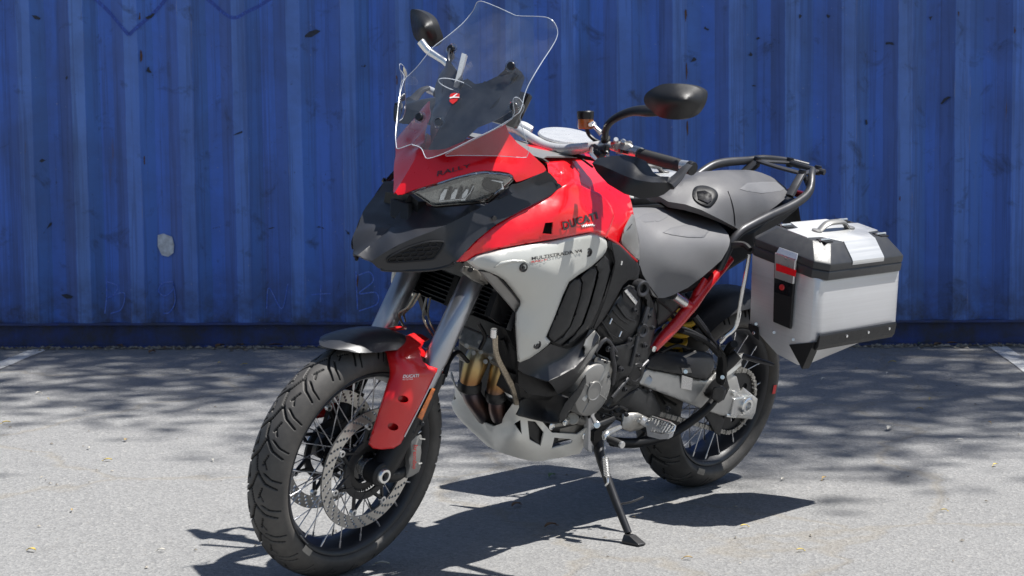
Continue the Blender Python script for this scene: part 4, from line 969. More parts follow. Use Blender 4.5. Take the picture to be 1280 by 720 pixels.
# ---- fuel tank
tk_c = [(684, 205, .150), (712, 202, .110), (740, 200, .060), (768, 214, .075), (786, 242, .100), (792, 268, .128), (776, 305, .180), (757, 297, .205), (735, 291, .21), (700, 262, .215), (690, 235, .205), (735, 234, .180), (760, 250, .165), (774, 275, .172), (720, 215, .150)]
tk_o = [(684, 205), (712, 202), (740, 200), (756, 205), (770, 216), (780, 230), (786, 242), (790, 256), (792, 268), (785, 283), (776, 305), (766, 302), (757, 297), (735, 291), (710, 290), (695, 262), (688, 232)]
tg = panel(tk_o, tk_c, step=6)
te = N(tk_o[:9]); T3 = Q(te[:, 0], te[:, 1], field(tk_c)(te)); rows = []
for k in range(9):
    p = T3[k]; rows.append([N((p[0] + .012 * (1 - t * t) * (1 if k < 3 else .4), p[1] * t, p[2] + .016 * (1 - t * t))) for t in np.linspace(1, -1, 11)])
tg2 = tg.both(); tg2.merge(loft(rows, closed=False))
tank = mk('fuel_tank', tg2, M['red'], bike, weld=.0012, fixn=True, split=40)
mk('tank_cover', loft([[Q(x, y, yy) * N((1, t, 1)) for t in (1, .5, 0, -.5, -1)] for x, y, yy in ((686, 204, .15), (678, 198, .15), (684, 195, .14), (735, 196, .07), (738, 201, .068))], closed=False), M['cover'], tank, solid=.004, fixn=True)
# knee pad, frame-edge trim
kp_o = [(790, 267), (785, 275), (780, 285), (776.5, 296), (775, 304), (786, 315), (797, 326), (799.5, 324), (799, 305), (796, 285), (793, 270)]
for s in (1, -1):
    mm = (lambda g: g) if s > 0 else (lambda g: g.mirror())
    kp = mk('knee_pad', mm(panel(kp_o, [(790, 267, .14), (775, 304, .196), (797, 326, .190), (797, 290, .160), (785, 290, .185)], step=5, edge=(3, .008))), M['cover'], bike, solid=.004 * s)
    mk('pad_groove', mm(tube(qp([(790, 280, .172), (781, 291, .188), (780, 297, .190)]), .0013, 5)), M['cable'], kp)
    mk('trim_strip', mm(tube(qp([(759, 297, .212), (774, 306, .205), (786, 318, .200), (796, 326.5, .195)]), [.003, .004, .005, .004], 6, 3)), M['red_frame'], bike)
# ---- rider seat
se_c = [(765, 262, .0), (800, 261, .0), (840, 259, .0), (866, 262, .0), (890, 272, .052), (905, 286, .118), (912, 300, .160), (908, 314, .176), (890, 336, .184), (860, 359, .180), (830, 372, .172), (817, 370, .166), (808, 352, .160), (799, 332, .150), (797, 300, .132), (790, 275, .085), (835, 285, .112), (868, 286, .120), (892, 292, .140), (815, 296, .128), (840, 310, .160), (870, 315, .172), (845, 340, .182), (820, 330, .162), (865, 345, .186)]
se_o = [(765, 262), (800, 261), (820, 260.3), (840, 259), (857, 260.5), (868, 263), (880, 267.5), (890, 273), (899, 280), (906, 287), (910.5, 293), (912.5, 300.5), (911.5, 307), (909, 313), (902, 325), (890, 336), (877.5, 346.5), (860, 359.5), (840, 369.5), (830, 372.5), (822, 372.5), (816, 369), (810, 356), (803, 343), (799, 332), (799, 318), (799, 302), (796, 285), (790, 274)]
sg = panel(se_o, se_c, step=7, lim=0.0, cen=[(765, 262), (800, 261), (820, 260.3), (840, 259), (857, 260.5), (868, 263)])
seat = mk('rider_seat', sym(sg), M['seat'], bike, weld=.002, solid=.02, split=50)
for o_, of in (([(828, 291), (838, 285), (855, 281), (872, 281), (884, 284), (886, 290), (880, 297.5), (860, 297), (840, 294)], .002), ([(796, 273), (806, 267), (826, 264), (836, 266), (834, 272), (824, 277), (806, 278)], .002)):
    mk('seat_insert', panel(o_, se_c, step=5, off=of, edge=(2, .0025)), M['seat_dark'], seat, solid=.003)
mk('seat_seam', tube(Q(N([799.5, 803, 812, 822])[:], N([332, 343.5, 358, 371.5])[:], N([.151, .156, .164, .169]) + .001), .0016, 5), M['cable'], seat)
# ---- passenger seat
ps_c = [(825, 246, .0), (850, 228, .0), (877, 218, .0), (905, 212.5, .0), (932, 212, .0), (952, 216, .0), (972, 226, .018), (984, 236, .055), (986, 242, .075), (970, 258, .118), (952, 270, .135), (925, 288, .150), (902, 275, .138), (877, 262, .112), (857, 255, .080), (835, 252, .035), (865, 230, .026), (900, 231, .070), (925, 238, .098), (958, 243, .098), (975, 246, .094), (925, 268, .140), (905, 258, .122), (880, 252, .094), (855, 246, .050)]
ps_o = [(825, 246), (836, 237), (850, 228), (863, 222), (877, 217.8), (890, 214.5), (905, 212.5), (932, 212.2), (943, 213.5), (952, 216), (963, 220.5), (972, 226), (982, 234), (986, 240), (985, 245), (978, 251), (970, 257.5), (952, 270), (940, 278), (932, 284), (925, 288), (917, 283), (902, 275), (877, 262.5), (857, 255.5), (835, 252)]
pseat = mk('passenger_seat', sym(panel(ps_o, ps_c, step=7, lim=0.0, cen=[(825, 246), (836, 237), (850, 228), (863, 222), (877, 217.8), (890, 214.5), (905, 212.5), (932, 212.2), (943, 213.5), (952, 216)])), M['seat_rear'], bike, weld=.002, solid=.02, split=50)
mk('seat_insert', panel([(924, 236.5), (934, 228.5), (952, 227), (970, 227), (982, 236), (978, 239), (952, 242), (934, 239.5)], ps_c, step=5, off=.002, edge=(2, .0025)), M['seat_dark'], pseat, solid=.003)
mk('seat_seam', tube(Q(N([910, 915, 918, 919]), N([239, 253, 268, 282]), field(ps_c)([(910, 239), (915, 253), (918, 268), (919, 282)]) + .001), .0014, 5, 4), M['cable'], pseat)
bo_ = np.vstack([ell(881, 245, 17, 13, 4, .8)]); bo_ = crom([(868, 234), (880, 231.5), (893, 236), (898, 244), (894, 254), (886, 259.5), (872, 254), (865, 245)], 4, True)
bd = mk('seat_badge', panel(bo_, ps_c, step=3.5, off=.007, edge=(5, .008)), M['cable'], pseat, solid=.006)
mk('badge_face', panel([(871.5, 239), (881, 238), (889.5, 242), (890, 250), (885, 253.5), (873, 248.5)], ps_c, step=4, off=.010), M['gloss_black'], bd, solid=.002)
# ------------------------------------------------------------------ handlebar, controls, mirrors
hb = [(632, 157, -.165), (648, 163, -.11), (662, 172, -.055), (680, 182.5, .0), (700, 187, .055), (722, 186, .105), (742, 183, .142), (757, 181, .168), (775, 186, .220), (800, 193, .295), (845, 205.5, .435), (866, 210, .490)]
bar = mk('handlebar', tube(qp(hb), [.011, .012, .014, .016, .016, .015, .013, .011, .011, .011, .011, .011], 14, 5), M['white_alloy'], bike)
cc = Q(707, 171, 0.0)
mk('top_clamp', lathe([(-.018, .066), (-.006, .076), (.002, .078), (.006, .075), (.007, .03), (.007, .0005)], cc, N((.10, .04, 1.0)), 40), M['white_alloy'], bar)
mk('riser', tube([cc - N((0, 0, .02)), fpt(0, 1.02, -.02)], [.02, .03], 14), M['engine'], bar)
mk('far_clamp', tube(qp([(636, 158, -.16), (652, 160, -.125), (664, 165, -.10)]), [.015, .02, .017], 12, 3), M['white_alloy'], bar)
grip = [(798, 192.7, .288), (806, 195, .314), (842, 204.5, .427), (852, 207.5, .455)]
mk('grip', tube(qp(grip), [.0165, .0165, .0165, .0155], 20), M['soft'], bar)
gr_ = Geo()
gp = qp(grip); 
for t in np.linspace(.12, .92, 34):
    a = gp[0] + (gp[-1] - gp[0]) * t; d = unit(gp[-1] - gp[0]); gr_.merge(lathe([(-.0012, .0158), (0, .0176), (.0012, .0158)], a, d, 22))
mk('grip_ribs', gr_, M['charcoal'], bar)
mk('grip_collar', tube(qp([(793, 191, .275), (800, 193, .296)]), [.020, .019], 18), M['alloy'], bar)
mk('bar_end', tube(qp([(852, 207, .455), (862, 208, .480)]), [.015, .014], 16), M['alloy'], bar)
mk('bar_weight', cyl(Q(861, 209, .478), Q(866.5, 211, .494), .0185, 16), M['black_satin'], bar)
sw = panel([(763, 181), (767, 175.5), (778, 177), (788, 179), (794, 184), (793, 192), (787, 193), (777, 191), (768, 189)], [(763, 181, .21), (794, 188, .275), (778, 177, .235), (775, 190, .24)], step=4, edge=(3, .008))
sg_ = mk('switch_pod', sw, M['cast'], bar, solid=.035)
mk('switch_button', tube(qp([(763.5, 179.5, .220), (769, 178, .230)]), [.004, .003], 8), M['ink_red'], sg_)
mk('switch_rocker', panel([(775, 186.5), (786, 189), (785, 192.5), (775, 191)], .262, step=4), M['gloss_black'], sg_, solid=.006)
for x, y in ((770, 174), (779, 176), (787, 178.5)): mk('switch_knob', cyl(Q(x, y + 3, .235), Q(x, y, .24), .007, 10), M['alloy'], sg_)
far_ = qp(hb)[7:] * N((1, -1, 1)); b0_ = qp(hb)[0]
mk('far_handlebar', tube(np.vstack([b0_, far_]), .011, 12, 4), M['white_alloy'], bar)
fgp_ = qp(grip) * N((1, -1, 1)); mk('grip', tube(fgp_, [.0165, .0165, .0165, .0155], 18), M['soft'], bar)
mk('throttle_pod', tube([fgp_[0] + (fgp_[0] - fgp_[-1]) * .30, fgp_[0]], [.020, .022], 14), M['engine'], bar)
# lever perch and lever
pg = tube(qp([(741, 184, .14), (746, 190, .17), (753, 196, .20)]), [.013, .016, .010], 8, 3); pg.merge(tube(qp([(748, 190, .17), (758, 187, .20)]), [.016, .013], 8))
mk('lever_perch', pg, M['engine'], bar)
mk('clutch_lever', tube(qp([(741, 184, .155), (740, 193, .175), (746, 200, .205)]), [.005, .007, .004], 8, 4), M['bright'], bar)
mk('perch_link', tube(qp([(756, 187, .19), (760, 193, .21), (757, 197, .215)]), [.004, .005, .004], 8, 3), M['bright'], bar)
# fluid reservoir
rc = Q(732, 152, .115); ra = BM.T @ N((0, 0, 1.0))
rsv = mk('fluid_reservoir', lathe([(-.020, .001), (-.020, .019), (-.016, .0212), (.008, .0215)], rc, ra, 24), M['orange_fluid'], bar)
mk('reservoir_cap', lathe([(.007, .0225), (.026, .0235), (.029, .0215), (.0295, .0005)], rc, ra, 24), M['black_satin'], rsv)
mk('reservoir_bracket', tube(qp([(741, 155, .13), (745, 160, .15), (752, 167, .165)]), [.009, .006, .009], 8, 3), M['alloy'], rsv)
mk('bracket_bolt', cyl(Q(740, 154, .135), Q(738, 156, .15), .006, 10), M['bright'], rsv)
mk('fluid_hose', tube(qp([(733, 160, .115), (736, 168, .12), (742, 174, .135), (751, 179, .15)]), .0055, 8, 5), M['cable'], rsv)
for pts, r in (([(664, 185, -.02), (680, 190, .03), (705, 190, .07), (730, 186, .12), (748, 180, .15)], .0045), ([(666, 183, -.03), (690, 193, .03), (716, 194, .09), (745, 200, .17)], .005), ([(700, 189, .05), (722, 196, .10), (741, 209, .15)], .003), ([(690, 186, .02), (712, 188, .06), (735, 181, .12)], .004), ([(705, 192, .06), (726, 191, .11), (747, 187, .155)], .0035)):
    mk('control_cable', tube(qp(pts), r, 7, 5), M['cable'], bike)
# mirrors
mc_o = crom([(805, 122), (810, 114.5), (824, 106.5), (837, 104.3), (860, 105.8), (874, 110.5), (878.3, 117), (875, 131), (866, 143.5), (852, 149), (838, 149.2), (824, 146), (813, 137), (806, 130)], 3, True)
mc_c = [(805, 122, 1.000), (824, 106, .995), (860, 106, .965), (878, 117, .945), (866, 143, .965), (838, 149, .995), (810, 135, 1.000), (835, 122, 1.028), (850, 128, 1.024), (864, 122, .998), (822, 130, 1.022), (815, 120, 1.018), (845, 140, 1.006)]
mshell = panel(mc_o, mc_c, 'x', step=5)
mr_o = crom([(513, 14), (520, 12), (531, 16.5), (538.5, 24), (543, 36), (546.5, 47), (543, 55), (537, 58.5), (529, 56), (520, 50), (515, 38)], 3, True)
mr_c = [(513, 14, 1.02), (531, 16, 1.03), (543, 36, 1.05), (546, 48, 1.04), (537, 58, 1.05), (520, 48, 1.04), (514, 28, 1.02), (528, 35, 1.085), (522, 25, 1.06)]
for nm, g0, rim_, cf in (('l', mshell, mc_o, mc_c), ('r', panel(mr_o, mr_c, 'x', step=4), mr_o, mr_c)):
    mir = mk('mirror', g0, M['black'], bike, solid=.004)
    R3 = QX(rim_[:, 0], rim_[:, 1], field(cf)(rim_)); c3 = R3.mean(0)
    back = loft([R3, R3 + N((-.020, 0, 0)), c3 + (R3 - c3) * .97 + N((-.026, 0, 0))], cap=False); mk('mirror_rim', back, M['black'], mir, fixn=True)
    gl_ = c3 + (R3 - c3) * .965 + N((-.024, 0, 0)); mk('mirror_glass', Geo().add(list(gl_), [tuple(range(len(gl_)))]), M['mirror_lamp'], mir, smooth=False)
mk('mirror_arm', tube(qp([(757, 178, .165), (757, 163, .175), (763, 152.5, .19), (775, 144.5, .215), (792, 139, .25), (810, 138.5, .285), (826, 139, .315)]), [.011, .0125, .0135, .0145, .016, .020, .016], 12, 5, flat=(1, .75)), M['black_satin'], bike)
mk('mirror_pivot', tube(qp([(757, 181, .163), (757, 172, .168)]), .013, 12), M['engine'], bike)
mk('mirror_arm', tube(qp([(526, 52, -.375), (535, 63, -.35), (548, 72, -.315), (559, 80, -.285), (575, 100, -.24)]), [.012, .011, .010, .010, .010], 12, 5), M['bright'], bike)
# hand guards
gu_o = crom([(740, 204), (747, 197.5), (765, 194.6), (782, 194), (795, 196), (807, 201), (812, 208), (817, 216), (825, 220.2), (836, 220.8), (839, 223), (838.5, 236), (830, 243), (820, 247), (800, 248), (780, 242), (760, 230), (746, 215)], 2, True)
gu_k = [(740, 204, .270), (752, 207, .305), (766, 213, .345), (780, 219.5, .395), (796, 225, .440), (815, 228, .475), (838.5, 228, .492)]
gu_c1 = gu_k + [(765, 195, .300), (782, 194, .335), (795, 196, .365), (812, 208, .405), (825, 220, .455), (836, 221, .482), (790, 208, .395)]
gu_c2 = gu_k + [(838.5, 236, .492), (820, 247, .480), (800, 248, .455), (780, 242, .410), (760, 230, .345), (746, 215, .290)]
gu_up = [p[:2] for p in gu_k] + [(839, 223), (836, 220.8), (825, 220.2), (817, 216), (812, 208), (807, 201), (795, 196), (782, 194), (765, 194.6), (747, 197.5)]
gu_lo = [p[:2] for p in gu_k] + [(838.5, 236), (830, 243), (820, 247), (800, 248), (780, 242), (760, 230), (746, 215)]
gu_g = panel(gu_up, gu_c1, step=6).merge(panel(gu_lo, gu_c2, step=6))
for s in (1, -1):
    hg = mk('hand_guard', gu_g if s > 0 else gu_g.mirror(), M['black_satin'], bike, solid=.004 * s, split=24, weld=.002)
    arm = tube(qp([(836, 232, .486), (847, 222, .488), (856, 211, .488), (862, 206, .484)]), [.020, .016, .012, .010], 8, 4, flat=(.6, 1)); mk('guard_arm', arm if s > 0 else arm.mirror(), M['grey_metal'], hg)
# ------------------------------------------------------------------ engine, frame and covers
mk('engine_block', loft([[N((x, y, z)) for y, z in ((-.12, z0), (.12, z0), (.145, (z0 + z1) / 2), (.12, z1), (-.12, z1), (-.145, (z0 + z1) / 2))] for x, z0, z1 in ((.58, .36, .70), (.66, .31, .80), (.95, .30, .80), (1.03, .36, .72), (1.06, .45, .66))]), M['engine'], bike, smooth=False, bevel=.01, fixn=True)
eb = bpy.data.objects['engine_block']
mk('airbox', loft([[N((x, y, z)) for y, z in ((-w, z0), (w, z0), (w, z1), (-w, z1))] for x, w, z0, z1 in ((.30, .09, .74, .86), (.60, .10, .66, .86), (.72, .10, .76, .95), (1.02, .15, .80, 1.06), (1.18, .13, .86, 1.06), (1.30, .10, .95, 1.08))]), M['cable'], bike, smooth=False, bevel=.02, fixn=True)
# front cylinder head castings
for (x, y, yy, sx, sy, sz) in ((597, 434, .03, .07, .13, .05), (610, 446, .06, .06, .10, .035), (588, 425, .0, .05, .16, .035), (617, 455, .09, .05, .05, .03)):
    mk('cylinder_head', box(Q(x, y, yy) + N((-.03, 0, 0)), (sx, sy, sz), [[.86, 0, -.5], [0, 1, 0], [.5, 0, .86]]), M['cast_dirty'], eb, smooth=False, bevel=.006)
for (x, y) in ((583, 432), (592, 441), (601, 440), (607, 452), (613, 447), (600, 428)): mk('head_bolt', cyl(Q(x, y, .07), Q(x, y, .085), .007, 8), M['cast'], eb)
for k in range(4):
    mk('head_fin', tube(qp([(566 + k * 3, 436 + k * 4, .02), (574 + k * 3, 440 + k * 4, .05)]), .004, 5), M['cast'], eb)
# radiators
def radiator(x, y0, y1, z0, z1, slope):
    fr = Geo(); co = Geo(); tilt = N((-slope, 0, 1.0))
    for y in (y0, y1): fr.merge(tube([N((x, y, z0)), N((x, y, z0)) + tilt * (z1 - z0)], .011, 4, flat=(1, .8)))
    for k in range(int((z1 - z0) / .0115)):
        z = k * .0115 + .005; p = N((x, 0, z0)) + tilt * z; co.merge(box((p[0], (y0 + y1) / 2, p[2]), (.022, y1 - y0, .0016)))
    bk = box((x - .02 - slope * (z1 - z0) / 2, (y0 + y1) / 2, (z0 + z1) / 2), (.012, y1 - y0, z1 - z0), [[1, 0, -slope], [0, 1, 0], [slope, 0, 1]])
    return fr, co, bk
for s in (1, -1):
    a, b_, c_ = radiator(1.235, .045 * s, .19 * s, .70, .90, .32)
    r_ = mk('radiator', a, M['black_satin'], bike, fixn=True); tag(mk('radiator_fins', b_, M['charcoal'], r_, smooth=False), kind='stuff'); mk('radiator_core', c_, M['cable'], r_, smooth=False)
for s in (1, -1):
    mk('radiator_shroud', (lambda g: g if s > 0 else g.mirror())(prism(qp([(612, 396, .17), (622, 366, .17), (632, 352, .17), (645, 395, .18), (645, 440, .18), (630, 408, .17)]), (0, -.02, 0))), M['cable'], bike, smooth=False, fixn=True)
mk('inner_duct', prism(qp([(640, 388, .18), (652, 392, .19), (655, 440, .20), (668, 465, .20), (655, 478, .18), (645, 474, .17), (636, 430, .165)]), (0, -.06, 0)), M['cable'], bike, smooth=False, fixn=True)
# horn-like bracket, coolant pipe and bundle of hoses
mk('pipe_fitting', cyl(Q(617.5, 411, .185), Q(617, 422, .185), .0085, 8), M['bright'], bike)
for k, o_ in enumerate((0, 3.0, 6.0)):
    mk('braided_pipe', tube(qp([(617 + o_ * .6, 420, .185), (618 + o_ * .5, 436, .185), (621 + o_ * .7, 450, .18), (631 + o_ * .8, 470, .17), (640 + o_ * .7, 488, .155), (644 + o_ * .5, 505, .135)]), .0042, 7, 5), M['braid'], bike)
# exhaust headers
for pts, rr in (([(601, 437, .02), (595, 452, .02), (588, 474, .018), (587, 482, .015), (591, 496, .005), (600, 510, -.01), (608, 521, -.03)], [.030, .034, .029, .027, .027, .027, .027]), ([(633, 447, .085), (627, 462, .08), (620, 486, .07), (620, 494, .068), (621, 508, .055), (624, 520, .04)], [.028, .033, .027, .025, .025, .025])):
    hd = mk('exhaust_header', tube(qp(pts), rr, 20, 6), M['header'], bike)
    p_ = qp(pts); i = 2; mk('header_collar', tube([p_[i] + (p_[i + 1] - p_[i]) * t for t in (.2, .5, 1.4, 1.7)], [rr[i] * 1.02, rr[i] * 1.16, rr[i] * 1.16, rr[i] * 1.0], 20), M['engine'], hd)
mk('oil_filter', cyl(Q(640, 484, .07), Q(648, 490, .12), .034, 24), M['engine'], eb); mk('filter_face', lathe([(0, .030), (.004, .026), (.006, .012), (.006, .0005)], Q(641, 485, .12), (1, .4, 0), 24), M['bright'], eb)
# skid plate
sk_c = [(606, 529, .0), (612, 545, .0), (619, 562, .0), (625, 530, .050), (632, 517, .088), (640, 506, .118), (648, 502, .132), (660, 520, .138), (690, 533, .138), (733, 545, .132), (725, 567, .100), (690, 575, .080), (667, 577, .080), (640, 571, .050), (645, 545, .126), (675, 560, .120), (700, 560, .124), (630, 550, .078)]
sk_o = [(606, 529), (617, 533), (625, 530), (632, 517), (640, 506), (648, 501), (649, 510), (645, 517), (656, 521), (664, 519), (675, 524), (684, 534), (690, 541), (722, 543), (733, 535), (736, 541), (732, 553), (725, 567), (700, 572.5), (680, 576), (667, 577), (647, 572.5), (630, 567), (619, 562), (612, 545)]
sk_h = [[(642, 530), (650.5, 525), (652.5, 543)], [(659.5, 526), (669.5, 527), (680, 540.5), (676, 557.5), (662, 550)], [(693, 547), (714, 549), (716, 551), (714, 554), (689.5, 561)]]
skg = panel(sk_o, sk_c, step=5, lim=0.0, holes=sk_h, cen=[(606, 529), (612, 545), (619, 562)])
under = []
for x, y in ((619, 562), (630, 567), (647, 572.5), (667, 577), (680, 576), (700, 572.5), (725, 567)):
    p = Q(x, y, max(0.0, float(field(sk_c)([(x, y)])[0]))); under.append([N((p[0], p[1] * t, p[2] - .0005)) for t in (1, .5, 0, -.5, -1)])
sk2 = skg.both(); sk2.merge(loft(under, closed=False))
skid = mk('skid_plate', sk2, M['skid'], bike, solid=.004, weld=.0015, fixn=True)
for x, y in ((730.5, 544.5), (689, 532.5)): mk('skid_bolt', lathe([(0, .011), (.004, .011), (.006, .008), (.003, .006), (.003, .0005)], Q(x, y, .134), (.1, 1, 0), 14), M['bright'], skid)
# lower crankcase castings behind the plate
lc = Geo(); lc.merge(tube(qp([(690, 531, .125), (705, 526, .13), (716, 522, .135), (728, 527, .13)]), [.010, .014, .016, .012], 10, 3)); lc.merge(cyl(Q(716, 523, .12), Q(716, 523, .15), .018, 16)); lc.merge(cyl(Q(740, 513, .12), Q(740, 513, .16), .014, 14)); lc.merge(box(Q(712, 535, .11), (.12, .03, .05)))
mk('crankcase_lug', lc, M['cast'], eb, fixn=True)
mk('sump', box(Q(690, 545, .06) + N((0, 0, .035)), (.20, .10, .06)), M['cast_dirty'], eb, smooth=False, bevel=.01)
# alternator cover
ac = Q(739.5, 487, .192); gd = N((0, 1, 0))
alt = mk('alternator_cover', lathe([(-.07, .078), (-.004, .0785), (.006, .075), (.010, .068), (.011, .032), (.011, .001)], ac, gd, 48), M['cover'], bike)
mk('cover_cap', lathe([(.010, .030), (.015, .029), (.016, .026), (.0145, .024), (.0145, .0005)], ac + N((.004, 0, 0)), gd, 32), M['cover'], alt)
for k in range(4):
    a = k * math.pi / 2 + .5; d = N((math.cos(a), 0, math.sin(a))); mk('cover_rib', tube([ac + d * .033 + N((0, .0105, 0)), ac + d * .070 + N((0, .009, 0))], .0028, 6), M['cover'], alt)
for k in range(3):
    a = .9 + k * 2.1; d = N((math.cos(a), 0, math.sin(a))); mk('cap_lug', cyl(ac + d * .030 + N((.004, .006, 0)), ac + d * .030 + N((.004, .015, 0)), .006, 10), M['cover'], alt)
hs_ = panel([(743, 446), (749, 445), (754, 454), (757, 475), (752, 482), (748, 464), (741, 462), (735, 470), (724, 482), (720, 492), (712, 492), (720, 480), (733, 465), (742, 455)], .186, step=5, edge=(2, .005)); mk('cover_housing', hs_, M['cast'], alt, solid=.05)
# dark louvred duct behind the silver panel, three fins deep
lv_o = [(703, 370), (711, 352), (726, 341), (741, 331), (753, 320), (758, 313), (764, 322), (768, 332), (764, 350), (758, 370), (752, 385), (745, 400), (738, 412), (728, 424), (717, 433), (706, 437), (694, 433), (688, 427), (682, 421), (692, 398)]
for s in (1, -1):
    mm = (lambda g: g) if s > 0 else (lambda g: g.mirror())
    lv = mk('side_duct', mm(panel(lv_o, .212, step=8)), M['cable'], bike, solid=.01 * s)
    for fin, yy in (([(711, 356), (718, 349), (724, 348), (727, 354), (725, 368), (720, 385), (712, 408), (704, 418), (692, 428), (684, 421), (692, 400), (702, 378)], .240), ([(724, 347), (738, 335), (744, 334), (746, 340), (743, 355), (736, 380), (727, 405), (717, 418), (700, 432), (693, 428), (705, 419), (713, 408), (721, 385), (726, 367), (728, 353)], .232), ([(744, 332), (756, 319), (761, 325), (763, 338), (757, 360), (748, 386), (738, 408), (726, 421), (712, 432), (703, 433), (719, 418), (729, 405), (738, 380), (745, 355), (748, 340)], .224)):
        mk('duct_fin', mm(panel(fin, yy, step=7, edge=(2.5, .006))), M['charcoal'], lv, solid=.004 * s)
    # frame-side cover
    fc_o = [(759, 299), (763, 300), (775, 306), (786, 317), (797, 328), (800, 336), (798, 348), (794, 350), (786, 350), (779, 356), (772, 368), (762, 386), (752, 402), (744, 412), (738, 412), (748, 388), (757, 362), (764, 340), (768, 328), (765, 316), (759, 308)]
    fc = mk('frame_cover', mm(panel(fc_o, [(759, 300, .214), (797, 328, .196), (798, 348, .186), (744, 412, .196), (765, 330, .222), (760, 365, .216), (785, 330, .212)], step=6, edge=(2.5, .006))), M['charcoal'], bike, solid=.004 * s)
    mk('cover_clip', mm(tube(qp([(776, 331, .216), (777, 326, .216)]), .0035, 6)), M['bright'], fc)
    mk('cover_crease', mm(tube(qp([(764, 302, .217), (767, 316, .222), (769, 330, .224), (764, 350, .221), (756, 376, .212), (742, 410, .199)]), .002, 6, 4)), M['black_satin'], fc)
# clutch-side / gearbox cover and main frame casting
eg_o = [(744, 412), (756, 398), (770, 375), (778, 362), (786, 356), (794, 358), (800, 366), (801, 380), (800, 396), (798, 408), (792, 420), (780, 430), (770, 436), (758, 428), (748, 420)]
ec = mk('engine_side_cover', panel(eg_o, [(744, 412, .176), (778, 362, .172), (800, 370, .170), (795, 415, .172), (770, 436, .176), (775, 398, .190)], step=6, edge=(3, .008)), M['charcoal'], bike, solid=.01)
for pts in ([(780, 364), (784, 361), (797, 377), (795, 382)],): mk('cover_badge', panel(pts, .186, step=4, edge=(1, .002)), M['bright'], ec, solid=.002)
mk('badge_surround', panel([(778, 360), (788, 357), (796, 364), (800, 376), (799, 396), (790, 390), (778, 376)], .180, step=5, edge=(2, .005)), M['black_satin'], ec, solid=.004)
for (x, y) in ((762, 402), (774, 418)): mk('bolt_rod', tube(qp([(x, y + 3, .192), (x + 3, y - 4, .192)]), .0022, 6), M['bright'], ec)
for pts in ([(748, 396, .185), (756, 408, .190), (766, 424, .188)], [(771, 380, .188), (782, 396, .190), (794, 402, .184)]): mk('cover_rib', tube(qp(pts), .003, 6, 3), M['black_satin'], ec)
fr_o = [(797, 351), (802, 350.5), (808, 354), (810, 360), (813, 370), (818, 380), (820, 394), (821, 404), (817, 420), (812, 436), (809, 451), (803, 470), (797, 480), (780, 497), (768, 508), (756, 512), (752, 506), (757, 500), (764, 482), (768, 462), (766, 448), (762, 440), (768, 432), (782, 430), (793, 420), (798, 412), (800, 402), (805, 392), (809, 384), (806, 374), (800, 366), (796, 358)]
fr_c = [(802, 352, .172), (815, 372, .168), (820, 400, .160), (809, 450, .164), (797, 480, .160), (760, 508, .172), (766, 448, .190), (800, 402, .178), (785, 450, .190), (795, 470, .176), (808, 420, .172)]
frm = mk('main_frame', panel(fr_o, fr_c, step=6, edge=(3, .010)), M['engine'], bike, solid=.02)
for (x, y, r, nm) in ((803, 360.5, .020, 'ring'), (802.5, 413, .018, 'ring')):
    p = Q(x, y, .176); mk('frame_boss', lathe([(-.02, r * 1.25), (.004, r * 1.2), (.007, r), (.004, r * .66), (-.015, r * .6)], p, (.15, 1, .1), 24), M['grey_metal'], frm)
pv = Q(792.5, 466.5, .176)
mk('pivot_cap', lathe([(-.01, .040), (.004, .039), (.006, .033), (.009, .031), (.010, .022), (.008, .020), (.008, .0005)], pv, (.05, 1, 0), 32), M['engine'], frm)
for pts, r in (([(764, 432, .196), (766, 448, .200), (768, 462, .198), (765, 480, .192)], .007), ([(797, 420, .184), (793, 440, .190), (788, 458, .190)], .006), ([(810, 384, .176), (806, 396, .18), (803, 404, .18)], .007), ([(765, 497, .19), (776, 484, .19), (785, 473, .186)], .005), ([(799, 462, .184), (810, 451, .174)], .005), ([(744, 440, .19), (757, 424, .194), (770, 440, .196)], .006)):
    mk('frame_rib', tube(qp(pts), r, 8, 3), M['grey_metal'], frm)
mk('frame_hole', cyl(Q(769.5, 448, .185), Q(769.5, 448, .197), .009, 12), M['cable'], frm)
# upper scoop panel and lower black chin scoop
sc_k = [(664, 470, .236), (675, 473.5, .247), (685, 476.5, .254), (700, 470, .254), (718, 460, .250), (732, 446, .246), (742, 432, .240), (749, 421, .234)]
up_sc = [p[:2] for p in sc_k] + [(743.5, 412.5), (737, 412), (731, 424), (724, 430), (712, 437), (700, 434), (688, 430), (674, 441), (660, 449), (648, 453), (648, 462), (655, 467)]
uc = mk('side_scoop', panel(up_sc, sc_k + [(743, 413, .222), (731, 424, .222), (712, 437, .216), (688, 430, .228), (660, 449, .228), (648, 455, .222), (690, 450, .222), (710, 450, .228), (655, 467, .226)], step=6), M['black_satin'], bike, solid=.005)
lo_sc = [p[:2] for p in sc_k[2:]] + [(748, 432), (740, 448), (731, 462), (719, 478), (707, 488), (697, 493), (694, 487), (690, 481)]
mk('scoop_lip', panel(lo_sc, sc_k[2:] + [(748, 432, .222), (731, 462, .216), (719, 478, .210), (697, 493, .206), (694, 487, .226)], step=6), M['charcoal'], uc, solid=.005)
mk('scoop_mouth', panel([(648, 462), (655, 467), (664, 469), (685, 476), (694, 487), (697, 494), (684, 496), (660, 492), (648, 480)], .195, step=8), M['cable'], uc, solid=.01)
mk('scoop_plate', panel([(729, 432), (732, 424), (743.5, 412.5), (750, 421), (748, 432), (740, 447), (727, 462), (719, 472), (723, 458), (729, 444), (731, 436)], [(732, 424, .236), (743, 413, .228), (749, 425, .224), (727, 462, .232), (719, 472, .226), (737, 435, .242)], step=5, edge=(2.5, .006)), M['cover'], uc, solid=.004)
